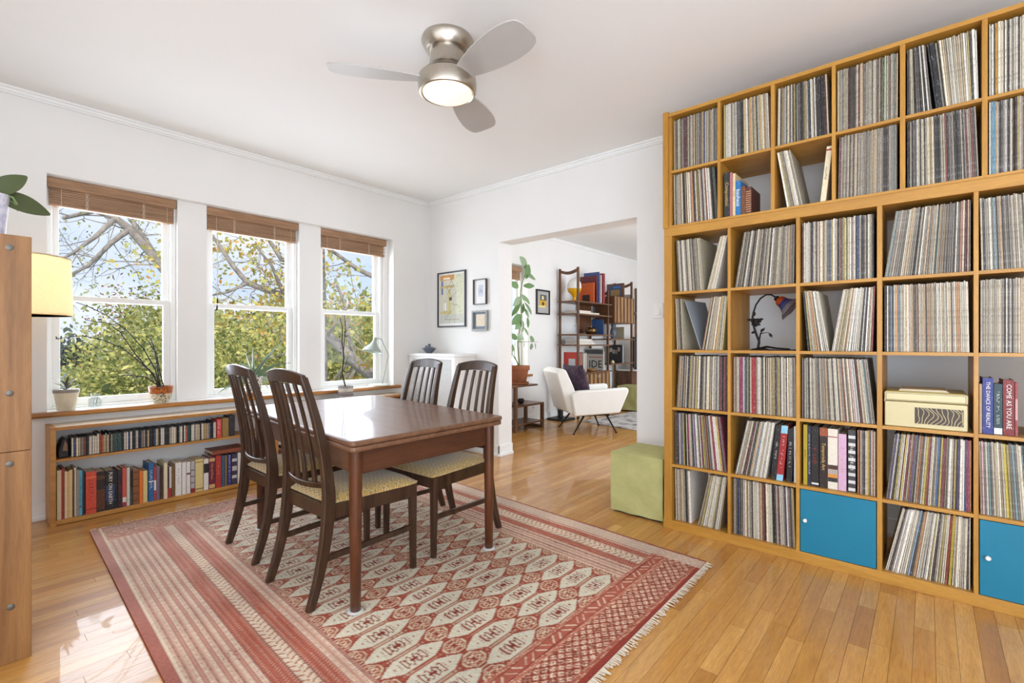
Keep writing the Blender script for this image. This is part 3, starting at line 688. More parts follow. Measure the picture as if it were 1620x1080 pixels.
g(4, 1, .02, .985, 0, -2, 'mix', forced=[(.06, .008, (40, 66, 120), 'blue'), (.52, .01, (150, 46, 32), 'red')])
g(4, 3, .03, .985, 12, 0, 'pale', forced=[(.70, .009, (140, 50, 28), 'red'), (.74, .009, (220, 190, 40), 'yellow')])
def rscore(d):
    x = (d['v'][0][0]+d['v'][5][0])/2; q = pix(x, d['v'][0][1], d['v'][0][2]+.15)
    if not q or q[0] > 1614 or q[1] > 1085 or q[1] < -20: return 0
    return (d['v'][1][0]-d['v'][0][0])/q[2]**2
RECS.sort(key=rscore, reverse=True)
restmb = MB()
for i, d in enumerate(RECS):
    if i < 300:
        mb = MB().hexa(d['v'], d['c']); o = build('vinyl_record', mb, M['rec'])
        tag(o, '%s record sleeve, %s in the %s' % (d['name'], ordinal(d['n']), d['where']), 'record', group='records on the cube shelf')
    else: restmb.hexa(d['v'], d['c'])
o = build('record_collection', restmb, M['rec']); tag(o, 'many thin record sleeves packed in the farther cubes of the oak shelf', 'records', kind='stuff')

# ---- books on the record shelf
def shelf_book(cell, xa, wd, h, d, col, label, lean=0, inset=.03, txt=None, tcol='ink_white', bands=(), tsz=None, group='books on the record shelf'):
    z0 = cell[2]+.0006; x0 = cell[0]+xa; y0 = YS+inset; s, k = math.sin(math.radians(lean)), math.cos(math.radians(lean))
    t = thing('book', label, 'book', (x0+wd/2, y0+d/2, z0), 0, group)
    def H(a0, a1, b0, b1, c0, c1, col, mb):
        mb.hexa([(x0+a0+s*z, y0+y, z0+k*z) if True else 0 for (a0, y, z) in ((a0, b0, c0), (a1, b0, c0), (a1, b1, c0), (a0, b1, c0), (a0, b0, c1), (a1, b0, c1), (a1, b1, c1), (a0, b1, c1))], col)
    c = lin(col); cov = MB()
    H(0, .0022, 0, d, 0, h, c, cov); H(wd-.0022, wd, 0, d, 0, h, c, cov); H(.0022, wd-.0022, 0, .003, 0, h, c, cov)
    for (u0, u1, bc) in bands: H(.0005, wd-.0005, -.0008, .0002, h*u0, h*u1, lin(bc), cov)
    build('cover', cov, M['book'], t)
    pg = MB(); H(.0022, wd-.0022, .003, d-.004, .004, h-.004, lin((222, 212, 190)), pg); build('pages', pg, M['paper'], t)
    if txt:
        zc = h*.52
        Mx = spine_y(x0+wd/2+s*zc, y0-.0016, z0+k*zc) @ Matrix.Rotation(-math.radians(lean) if lean else 0, 4, 'Z')
        text(txt, tsz or wd*.7, Mx, M[tcol], t)
    return t
c = UC(1, 1)
shelf_book(c, .012, .03, .262, .21, (44, 44, 40), 'dark photo-covered art book at the start of the upper book cube', txt='Composition', tcol='ink_gold', tsz=.026)
shelf_book(c, .044, .014, .256, .2, (176, 110, 110), 'pink marbled thin book between dark and cream books')
shelf_book(c, .06, .014, .248, .26, (218, 196, 150), 'cream thin tall-backed book beside the blue one', txt='~6', tcol='ink_black', tsz=.009)
shelf_book(c, .076, .026, .2, .21, (30, 110, 170), 'bright blue book with bold white title in the upper cube', txt='bauhaus', tsz=.03)
shelf_book(c, .104, .022, .165, .19, (110, 64, 34), 'plain brown cloth book beside the spotted one')
shelf_book(c, .128, .03, .155, .19, (84, 38, 26), 'dark red spotted short book ending the upper row of books', bands=[(.1+.08*i, .13+.08*i, (190, 140, 100)) for i in range(10)])
c = UC(1, 2)
shelf_book(c, .205, .024, .285, .26, (226, 210, 174), 'lone cream book leaning beside leaning records in the upper shelf', lean=6, txt='~9', tcol='ink_black', tsz=.012, bands=[(.92, .95, (150, 50, 40))])
c = LC(1, 4)
shelf_book(c, .146, .009, .29, .22, (196, 160, 40), 'thin mustard book next to grey records and dark magazines')
shelf_book(c, .157, .02, .283, .22, (52, 54, 58), 'dark speckled magazine between mustard and teal books', bands=[(.2, .35, (150, 150, 150)), (.6, .8, (90, 100, 120))])
shelf_book(c, .180, .034, .298, .26, (60, 140, 136), 'thick teal art book with white title in the last column', txt='Max Ernst  a Retrospective', tsz=.02)
shelf_book(c, .217, .05, .27, .25, (184, 176, 160), 'grey cloth bound thick book beside the teal one')
c = LC(2, 4)
shelf_book(c, .004, .008, .215, .15, (178, 150, 116), 'tan thin paperback at the edge of the novels')
shelf_book(c, .014, .033, .242, .16, (48, 56, 128), 'royal blue novel with white capitals', txt='THE DANCE OF REALITY', tsz=.018)
shelf_book(c, .049, .026, .218, .15, (34, 62, 64), 'dark green novel with small white label at the foot', txt='~19', tsz=.012, bands=[(0.01, .13, (232, 230, 226))])
shelf_book(c, .077, .034, .236, .16, (122, 30, 28), 'dark red novel with serif capitals in the cube by the record player', txt='COME AS YOU ARE', tsz=.022)
shelf_book(c, .113, .008, .225, .15, (150, 60, 56), 'thin red book behind the dark red novel', bands=[(.3, .7, (200, 150, 140))])
c = LC(3, 1)
shelf_book(c, .2, .026, .30, .24, (32, 28, 28), 'black art book leaning beside the red and blue one', lean=5, txt='~14', tsz=.012)
shelf_book(c, .2275, .032, .30, .25, (156, 36, 36), 'red art book banded light blue at head and foot', lean=5, txt='~19', tsz=.015, bands=[(.0, .11, (140, 196, 216)), (.86, 1, (140, 196, 216))])
shelf_book(c, .2762, .026, .285, .25, (30, 28, 30), 'black monograph standing before the white slim book', lean=2, txt='~17', tsz=.013)
shelf_book(c, .3126, .012, .30, .25, (226, 222, 214), 'slim white book ending the row beside the black monograph', txt='~8', tcol='ink_black', tsz=.006)
c = LC(3, 2)
shelf_book(c, .012, .018, .315, .25, (172, 150, 34), 'tall mustard yellow book beginning the art book cube', txt='~9', tcol='ink_black', tsz=.009)
shelf_book(c, .032, .014, .312, .25, (34, 40, 54), 'navy slim art book beside the yellow one', txt='~40', tsz=.0085)
shelf_book(c, .048, .033, .31, .25, (24, 20, 20), 'black thick art book with small red title', txt='~10', tcol='ink_red', tsz=.016, bands=[(.03, .06, (220, 216, 210))])
shelf_book(c, .085, .034, .308, .25, (40, 26, 18), 'dark brown art book with orange head and gold title', txt='Temporada Art', tcol='ink_gold', tsz=.022, bands=[(.86, 1, (150, 76, 36))])
shelf_book(c, .121, .042, .306, .25, (222, 212, 194), 'white thick exhibition book with dark picture band at foot', bands=[(.12, .19, (44, 38, 36)), (.19, .25, (206, 136, 54)), (.25, .33, (170, 160, 150)), (.33, .40, (70, 40, 30)), (.86, .875, (150, 60, 40))])
shelf_book(c, .166, .033, .285, .24, (206, 166, 190), 'pink book with faint yellow lettering above the blue door', txt='~13', tcol='ink_gold', tsz=.017)
shelf_book(c, .207, .030, .31, .25, (60, 58, 60), 'black and white patterned book before the records', bands=[(.02+.12*i, .07+.12*i, (206, 204, 200)) for i in range(8)], txt='~14', tcol='ink_white', tsz=.018)
# facing sleeves seen through gaps
mb = MB(); c = LC(1, 0); x0, z0 = c[0]+.085, c[2]+.001
mb.hexa([(x0+.075, YS+.04, z0), (x0+.079, YS+.04, z0), (x0+.085, YS+.345, z0), (x0+.081, YS+.345, z0), (x0-.02, YS+.04, z0+.30), (x0-.016, YS+.04, z0+.30), (x0+.0, YS+.345, z0+.305), (x0-.004, YS+.345, z0+.305)], lin((150, 156, 160)))
for u0, u1, v0, v1, cc in ((.2, .8, .5, .72, (66, 70, 74)), (.3, .7, .2, .45, (120, 140, 156)), (.25, .4, .76, .92, (60, 62, 66)), (.5, .9, .8, .9, (110, 116, 122))):
    def pt(u, v): return (x0+.0795-.095*v+u*.006+.0006, YS+.04+.3*u, z0+.3*v)
    mb.add([pt(u0, v0), pt(u1, v0), pt(u1, v1), pt(u0, v1)], [(0, 1, 2, 3)], lin(cc))
tag(build('vinyl_record', mb, M['paper']), 'pale record cover with dark ink drawing turned outward among leaning records', 'record', 'records on the cube shelf')

# ---- cream record player with sleeves on top
c = LC(2, 3); x0, x1 = c[0]+.008, c[0]+.300; y0 = YS+.02; z0 = c[2]
t = thing('portable_record_player', 'cream portable record player with louvred speaker in its own cube', 'record player', ((x0+x1)/2, y0+.13, z0))
build('body', MB().box(x0, x1, y0, y0+.29, z0+.0005, z0+.118), M['radio'], t, bevel=.006, seg=3)
build('lid', MB().box(x0-.001, x1+.001, y0-.002, y0+.29, z0+.121, z0+.163), M['radio'], t, bevel=.006, seg=3)
build('top_panel', MB().box(x0+.006, x1-.006, y0+.012, y0+.28, z0+.163, z0+.166), M['radio_top'], t, bevel=.001)
rb = MB()
for k in range(46): xx = x0+.010+k*.0061; rb.box(xx, xx+.0032, y0-.0016, y0+.001, z0+.012, z0+.110)
o = build('grille_rib', rb, M['radio'], t); o['kind'] = 'stuff'
gx0, gx1, gz0, gz1 = x0+.112, x0+.278, z0+.022, z0+.096
build('speaker_panel', MB().box(gx0, gx1, y0-.003, y0, gz0, gz1), plain('brown_speaker_panel', (62, 44, 26), .45), t)
wv = MB()
for k in range(13):
    pts = []; xb = gx0-.012+k*.0145
    for q in range(9):
        v = q/8; zz = gz0+(gz1-gz0)*v; xx = xb+.016*math.sin(v*PI)+.006*math.sin(v*7+k*.9)
        if gx0+.002 < xx < gx1-.002: pts.append((xx, y0-.0035, zz))
    if len(pts) > 2: wv.tube(pts, .0013, 4)
build('wave_stripe', wv, M['radio'], t)
ln_ = MB(); dk = plain('radio_seam', (70, 56, 34), .6)
for a, b_, c_, d in ((x0+.006, x1-.006, z0+.1565, z0+.158), (x0+.006, x1-.006, z0+.126, z0+.1275), (x0+.006, x0+.0075, z0+.126, z0+.158), (x1-.0075, x1-.006, z0+.126, z0+.158)): ln_.box(a, b_, y0-.0026, y0, c_, d)
build('lid_outline', ln_, dk, t)
build('latch', MB().box(x0-.004, x0+.002, y0+.04, y0+.06, z0+.112, z0+.132), M['nickel'], t, bevel=.001)
for k, cc in enumerate(((208, 190, 150), (226, 214, 184), (196, 170, 130))):
    a = .003*k; mb = MB().box(x0+.052+a, x0+.232-a*2, y0+.03+a, y0+.21, z0+.1667+k*.0035, z0+.1697+k*.0035, lin(cc))
    tag(build('small_record', mb, M['paper']), ['tan paper single sleeve at the bottom of the small stack on the record player', 'cream paper single sleeve in the middle of the small stack on the record player', 'brownish paper single sleeve topping the small stack on the record player'][k], 'record', 'singles on the record player')

# ---- rose lamp in its cube
c = LC(1, 1); z0 = c[2]
yl = YS+.19
def P(x, y): return at_y(x, y, yl)
bx = P(1199, 548)
t = thing('rose_lamp', 'dark bronze lamp shaped like a rose branch with orange and blue glass shade', 'lamp', (bx.x, yl, z0))
m = MB(); m.lathe([(.05, 0), (.052, .004), (.04, .009), (.02, .012), (.001, .013)], 24, (bx.x+.012, yl, z0+.0005)); m.tube([(bx.x, yl, z0+.008), (bx.x+.05, yl-.01, z0+.02), (bx.x+.1, yl-.02, z0+.012), (bx.x+.17, yl-.02, z0+.008)], [.006, .006, .005, .003], 8)
m.box(bx.x-.03, bx.x+.20, yl-.05, yl+.04, z0+.0005, z0+.005)
build('base', m, M['bronze'], t, smooth=True)
pts = [P(1199, 550), P(1201, 540), P(1197, 530), P(1193, 518), P(1190, 506), P(1192, 494), P(1196, 482), P(1203, 472), P(1212, 466), P(1220, 466), P(1227, 470)]
pts[0].z = z0+.008
m = MB(); m.tube(pts, [.0075, .007, .0065, .006, .006, .0055, .005, .0048, .0045, .0045, .0045], 10); m.tube([P(1201, 538), P(1203, 528), P(1206, 522), P(1210, 518)], [.005, .004, .003, .002], 6); m.tube([P(1203, 528), P(1210, 526), P(1216, 526), P(1222, 532)], [.003, .002, .002, .001], 6)
build('stem', m, M['bronze'], t, smooth=True)
m = MB()
for k in range(3):
    for j in range(5+k):
        a = 2*PI*j/(5+k)+k; rr = .006+.007*k
        cpos = P(1196, 510)+Vector((math.cos(a)*rr, -.012+.006*k, math.sin(a)*rr)); m.lathe([(.001, -.006), (.009, -.003), (.010, .003), (.002, .007)], 8, tuple(cpos))
build('flower', m, M['bronze'], t, smooth=True)
def leafpts(mb, base, direc, up, L, Wd, n=6, curl=.15, col=None):
    direc = Vector(direc).normalized(); side = direc.cross(Vector(up)).normalized(); nn = side.cross(direc).normalized()
    vs = []; fs = []
    for i in range(n+1):
        u = i/n; wd_ = Wd/2*math.sin(PI*min(1, u*.92+.06))**.8; c0 = Vector(base)+direc*L*u-nn*curl*L*u*u
        vs += [c0-side*wd_+nn*wd_*.18, c0-nn*.0, c0+side*wd_+nn*wd_*.18]
    for i in range(n):
        a = 3*i; fs += [(a, a+1, a+4, a+3), (a+1, a+2, a+5, a+4)]
    mb.add(vs, fs, col)
for (px_, py_, dx, dz) in ((1190, 506, -1, .05), (1193, 500, .1, 1), (1200, 506, 1, .2), (1203, 524, .9, .6), (1196, 524, -1, -.4), (1217, 527, .6, -.9)):
    m = MB(); leafpts(m, P(px_, py_), (dx, -.2, dz), (0, -1, 0), .028, .016); build('leaf', m, M['bronze'], t)
m = MB()
tip = P(1229, 472); ax = (P(1256, 492)-P(1230, 474)); ax.normalize(); rot = Vector((0, 0, 1)).rotation_difference(ax).to_matrix().to_4x4()
m.lathe([(.006, -.012), (.014, -.008), (.016, 0), (.015, .008)], 18, tuple(tip), M=rot); build('cap', m, M['bronze'], t, smooth=True)
m = MB(); profs = [(.013, .004), (.024, .012), (.03, .024), (.031, .036), (.036, .052), (.046, .07), (.06, .086), (.075, .097)]
cols = [(214, 92, 30), (206, 86, 30), (176, 74, 40), (60, 62, 120), (84, 88, 132), (140, 136, 146), (158, 150, 154)]
n_ = 28
for i in range(len(profs)-1):
    m2 = MB(); m2.lathe(profs[i:i+2], n_, tuple(tip), lin(cols[i]), wob=lambda th, ii, i=i: 1+.09*((i+ii)/7)**2*math.sin(th*6), M=rot)
    fs = m2.f[:n_]; m.add(m2.v, fs, lin(cols[i]))
o = build('glass_shade', m, attr('painted_glass_shade', .25, trans=.35), t, smooth=True)

# ------------------------------------------------------------------ low bookcases under the windows
BX = -4.13
def bookcase(y0, y1, label):
    t = thing('low_bookcase', label, 'bookcase', (BX-.11, (y0+y1)/2, 0), 0, 'low oak bookcases under the windows')
    xb = XW+.002
    build('side_panel', MB().box(xb, BX, y0, y0+.026, 0, .617), M['bookcase'], t, bevel=.001); build('side_panel', MB().box(xb, BX, y1-.03, y1, 0, .617), M['bookcase'], t, bevel=.001)
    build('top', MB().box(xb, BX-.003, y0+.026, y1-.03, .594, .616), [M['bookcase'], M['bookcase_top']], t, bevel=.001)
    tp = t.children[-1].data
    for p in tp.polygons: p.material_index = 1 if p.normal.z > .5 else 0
    build('shelf_board', MB().box(xb, BX-.004, y0+.026, y1-.03, .397, .413), M['bookcase'], t, bevel=.001)
    build('bottom_board', MB().box(xb, BX-.006, y0+.026, y1-.03, .004, .031), M['bookcase'], t, bevel=.001)
    build('back_panel', MB().box(xb, xb+.005, y0+.026, y1-.03, .031, .594), M['trim'], t)
    return t
bookcase(.434, 1.79, 'low oak bookcase packed with discs and books under the first windows')
bookcase(1.80, 3.12, 'low oak bookcase half hidden behind the dining table, by the radiator cover')
BS = BX-.022
def cx_(x): return 60+x/4.5
def cy_(y): return 600+y/4.5
def low_book(x0, x1, yt, col, label, txt=None, tcol='ink_white', tsz=None, bands=(), out=0, z0=.0316, d=.15):
    a = at_x(cx_(x0), 780, BS).y+.0006; b = at_x(cx_(x1), 780, BS).y-.0006; zt = at_x(cx_((x0+x1)/2), cy_(yt), BS).z; X = BS+out
    a = max(a, .4605); b = max(b, a+.010)
    h = min(zt, .39 if z0 < .3 else .585)-z0
    t = thing('book', label, 'book', (X-d/2, (a+b)/2, z0), 0, 'books in the low bookcase'); c = lin(col); m = MB()
    th = min(.0022, (b-a)*.2)
    m.box(X-d, X, a, a+th, z0, z0+h, c).box(X-d, X, b-th, b, z0, z0+h, c).box(X-.003, X+.0002, a+th, b-th, z0, z0+h, c)
    for u0, u1, bc in bands: m.box(X-.0005, X+.0008, a+.0004, b-.0004, z0+h*u0, z0+h*u1, lin(bc))
    build('cover', m, M['book'], t)
    build('pages', MB().box(X-d+.004, X-.003, a+th, b-th, z0+.003, z0+h-.004, lin((206, 190, 160))), M['paper'], t)
    if txt: text(txt, tsz or (b-a)*.62, spine_x(X+.0016, (a+b)/2, z0+h*.55), M[tcol], t)
    return t
LB = [
 (135, 168, 648, (214, 196, 156), 'cream book with worn spine first in the low bookcase'), (168, 190, 632, (150, 42, 36), 'thin dark red book second in the low bookcase'),
 (190, 205, 655, (216, 200, 164), 'pale cream pamphlet beside the thin dark red book'), (205, 221, 655, (206, 172, 112), 'tan thin paperback near the low bookcase end'),
 (221, 246, 645, (212, 184, 128), 'straw coloured paperback near the low bookcase end'), (246, 257, 648, (96, 58, 36), 'narrow brown book between straw and white ones'),
 (257, 269, 630, (222, 212, 190), 'narrow white book beside the grey paperback'), (269, 293, 645, (150, 144, 130), 'grey paperback next to the light blue one'),
 (293, 317, 648, (92, 168, 190), 'light blue paperback with dark lettering'), (317, 334, 655, (44, 42, 56), 'dark narrow book beside the light blue one'),
 (338, 414, 655, (206, 76, 52), 'thick orange red marbled book leaning out of the row'), (414, 480, 655, (88, 50, 28), 'thick brown leather book with dark title panel'),
 (482, 548, 648, (26, 24, 26), 'thick black book titled in white capitals'), (549, 567, 650, (30, 26, 28), 'thin black book beside the thick black one'),
 (567, 600, 640, (44, 26, 36), 'dark book with magenta lettering'), (601, 630, 632, (206, 84, 66), 'coral book with white foot band'),
 (632, 655, 628, (206, 196, 180), 'off-white novel beside the coral one'), (656, 674, 640, (46, 70, 74), 'narrow teal and black book'),
 (676, 720, 640, (136, 82, 40), 'brown book with raised darker bands'), (722, 746, 650, (226, 112, 36), 'bright orange paperback beside the brown ribbed book'),
 (748, 781, 650, (216, 194, 128), 'cream yellow paperback beside the orange one'), (786, 824, 592, (36, 96, 150), 'tall blue book with white stripe'),
 (825, 843, 622, (176, 60, 52), 'red and white narrow paperback'), (844, 868, 618, (120, 104, 122), 'mauve grey paperback between red and brown ones'), (869, 889, 622, (66, 48, 38), 'dark brown paperback beside the cream book that sticks out'),
 (891, 917, 590, (224, 208, 172), 'cream book sticking out of the row'), (918, 934, 622, (40, 34, 36), 'black narrow paperback with red foot'), (935, 952, 622, (210, 200, 190), 'white paperback with red foot'),
 (953, 976, 612, (118, 84, 44), 'olive brown book before the white ones'), (978, 1022, 592, (228, 222, 212), 'thick white book, first of the white group'), (1025, 1055, 590, (226, 220, 212), 'white book in the middle of the white group'),
 (1058, 1085, 588, (226, 216, 206), 'white book with a brown dot on its spine'), (1088, 1117, 582, (176, 170, 168), 'grey patterned book with red foot'), (1120, 1176, 568, (216, 194, 132), 'thick pale yellow book'),
 (1180, 1215, 566, (222, 214, 204), 'white book with black swirl'), (1218, 1261, 552, (112, 30, 56), 'maroon book with gold lettering'), (1264, 1305, 540, (176, 52, 46), 'red cloth book under the flat one'),
 (1307, 1331, 540, (62, 84, 110), 'slate blue book under the flat one'), (1333, 1346, 540, (140, 110, 56), 'narrow ochre book under the flat one'), (1349, 1378, 535, (52, 52, 116), 'indigo book with white lettering under the flat one'),
 (1381, 1418, 530, (60, 52, 70), 'dark book with pale swirl under the flat one'), (1422, 1446, 520, (220, 214, 204), 'white paperback by the chair back'), (1450, 1480, 520, (196, 180, 150), 'beige book hidden partly by the chair back')]
EX = {10: dict(out=.012, txt='~7', tcol='ink_red', bands=[(.1, .13, (160, 50, 40)), (.85, .88, (230, 120, 60))]), 11: dict(bands=[(.55, .8, (40, 28, 24)), (.9, 1, (40, 28, 24)), (0, .04, (40, 28, 24))]),
      12: dict(txt='FURY ON EARTH', tsz=.028, bands=[(.2, .62, (48, 60, 90))]), 14: dict(txt='~9', tcol='ink_red', out=.004), 8: dict(txt='~26', tcol='ink_black', tsz=.013, bands=[(.18, .2, (40, 40, 50))]),
      15: dict(bands=[(.12, .24, (226, 216, 206)), (0, .1, (150, 50, 70))]), 17: dict(bands=[(.5, .95, (24, 26, 28))]), 18: dict(bands=[(.1+.2*i, .13+.2*i, (90, 48, 20)) for i in range(5)]), 21: dict(txt='~12', tsz=.018, bands=[(.5, .53, (226, 222, 212))], out=.004),
      22: dict(bands=[(.3, .6, (226, 220, 212))]), 25: dict(out=.02, d=.17), 26: dict(bands=[(0, .3, (160, 40, 40))]), 27: dict(bands=[(0, .3, (160, 40, 40))]), 29: dict(txt='~14', tcol='ink_black', tsz=.014), 31: dict(bands=[(.6, .66, (120, 84, 50))]),
      32: dict(bands=[(0, .14, (150, 36, 44)), (.3, .33, (90, 90, 94)), (.5, .53, (90, 90, 94)), (.7, .73, (90, 90, 94))]), 33: dict(bands=[(.06, .1, (150, 120, 60)), (.9, .93, (150, 120, 60))]), 34: dict(bands=[(.55, .85, (30, 28, 30))]), 35: dict(txt='War and Peace', tcol='ink_gold', tsz=.02, bands=[(.02, .14, (206, 170, 110)), (.86, .96, (206, 170, 110))]),
      36: dict(txt='~10', tcol='ink_gold', tsz=.02), 39: dict(txt='~24', tsz=.014), 40: dict(bands=[(.2, .3, (200, 196, 190)), (.45, .6, (190, 180, 180)), (.75, .85, (200, 196, 190))])}
for i, (a, b, yt, col, lb) in enumerate(LB): low_book(a, b, yt, col, lb, **EX.get(i, {}))
a = at_x(cx_(1238), 760, BS).y; b = at_x(cx_(1480), 760, BS).y; zt = max(at_x(cx_(1300), cy_(540), BS).z, .283)+.004
t = thing('book', 'flat red-brown leather book lying across the upright ones', 'book', (BS-.07, (a+b)/2, zt), 0, 'books in the low bookcase')
m = MB().box(BS-.16, BS+.012, a, b, zt, zt+.004, lin((120, 56, 34))).box(BS-.16, BS+.012, a, b, zt+.026, zt+.03, lin((120, 56, 34))).box(BS+.008, BS+.012, a, b, zt+.004, zt+.026, lin((140, 70, 40)))
build('cover', m, M['book'], t); build('pages', MB().box(BS-.158, BS+.008, a+.004, b-.004, zt+.004, zt+.026, lin((206, 190, 160))), M['paper'], t)
# discs on the upper shelf
y = at_x(cx_(240), 700, BS).y; yend = at_x(cx_(1268), 700, BS).y; k = 0; rc = random.Random(4); ccols = [((222, 212, 190), 'white', 40), ((40, 38, 42), 'black', 26), ((150, 140, 126), 'grey', 12), ((196, 168, 120), 'tan', 10), ((60, 76, 110), 'blue', 5), ((170, 84, 56), 'rust', 5), ((40, 70, 64), 'dark green', 2)]
while y < yend-.011:
    q = rc.uniform(0, 100); nm_ = None
    for cc, nme, wgt in ccols:
        q -= wgt
        if q <= 0: nm_ = nme; break
    if nm_ is None: cc, nm_ = ccols[0][:2]
    wd_ = .0104 if rc.random() < .85 else .0065; hh = .125+rc.uniform(-.002, .002); k += 1
    if nm_ == 'dark green': wd_ = .024
    if rc.random() < .06: hh += .01
    xo = BS+rc.uniform(-.006, .004); c = lin(cc)
    t = thing('disc_case', '%s disc case, %s from the lamp end of the low bookcase top row' % (nm_, ordinal(k)), 'disc', (xo-.06, y, .4135), 0, 'discs in the low bookcase')
    build('case', MB().box(xo-.14, xo, y, y+wd_-.0007, .4135, .4135+hh, lin((34, 33, 36)) if nm_ != 'white' or rc.random() < .3 else lin((120, 116, 110))), M['book'], t)
    build('spine_card', MB().box(xo-.001, xo+.0006, y+.0008, y+wd_-.0015, .418, .4135+hh-.005, c), M['rec'], t)
    y += wd_+.0004
for a, b, yt, col, lb in ((1272, 1308, 282, (206, 66, 58), 'small coral red book at the end of the discs'), (1312, 1358, 275, (150, 116, 60), 'ochre patterned book at the end of the discs'), (1361, 1402, 258, (44, 44, 48), 'black thick book ending the disc row')):
    low_book(a, b, yt, col, lb, z0=.4135, d=.12, txt='~8' if col[0] > 200 else None)
ya = max(.458, at_x(cx_(140), 700, BS).y); yb = at_x(cx_(232), 700, BS).y
t = thing('headphone_case', 'black rounded case with tan lining at the lamp end of the disc shelf', 'case', (BS-.06, (ya+yb)/2, .4135))
build('shell', MB().prism([(ya+.004, .414), (yb-.004, .414), (yb-.004, .50), (yb-.012, .53), (yb-.026, .54), (ya+.02, .52), (ya+.004, .46)], BS-.13, BS-.02, 'x'), M['black'], t, bevel=.006)
build('lining', MB().prism([(ya+.024, .46), (yb-.012, .455), (yb-.014, .50), (yb-.024, .525), (ya+.034, .508)], BS-.021, BS-.016, 'x'), plain('tan_lining', (140, 110, 84), .8), t)
for j, (yy, w_, hh, cc, lb) in enumerate(((1.845, .03, .11, (36, 34, 36), 'black small box in the second bookcase behind the chairs'), (1.878, .016, .12, (70, 130, 150), 'blue spine in the second bookcase behind the chairs'), (1.84, .05, .21, (90, 36, 40), 'dark red spined book low in the second bookcase'), (1.892, .05, .23, (60, 50, 60), 'dark grey spined book low in the second bookcase'))):
    z0 = .4135 if j < 2 else .0316; X = BS
    t = thing('book', lb, 'book', (X-.07, yy, z0), 0, 'books in the low bookcase'); c = lin(cc)
    build('cover', MB().box(X-.14, X, yy, yy+.003, z0, z0+hh, c).box(X-.14, X, yy+w_-.003, yy+w_, z0, z0+hh, c).box(X-.003, X+.0002, yy+.003, yy+w_-.003, z0, z0+hh, c), M['book'], t)
    build('pages', MB().box(X-.136, X-.003, yy+.003, yy+w_-.003, z0+.003, z0+hh-.003, lin((206, 190, 160))), M['paper'], t)

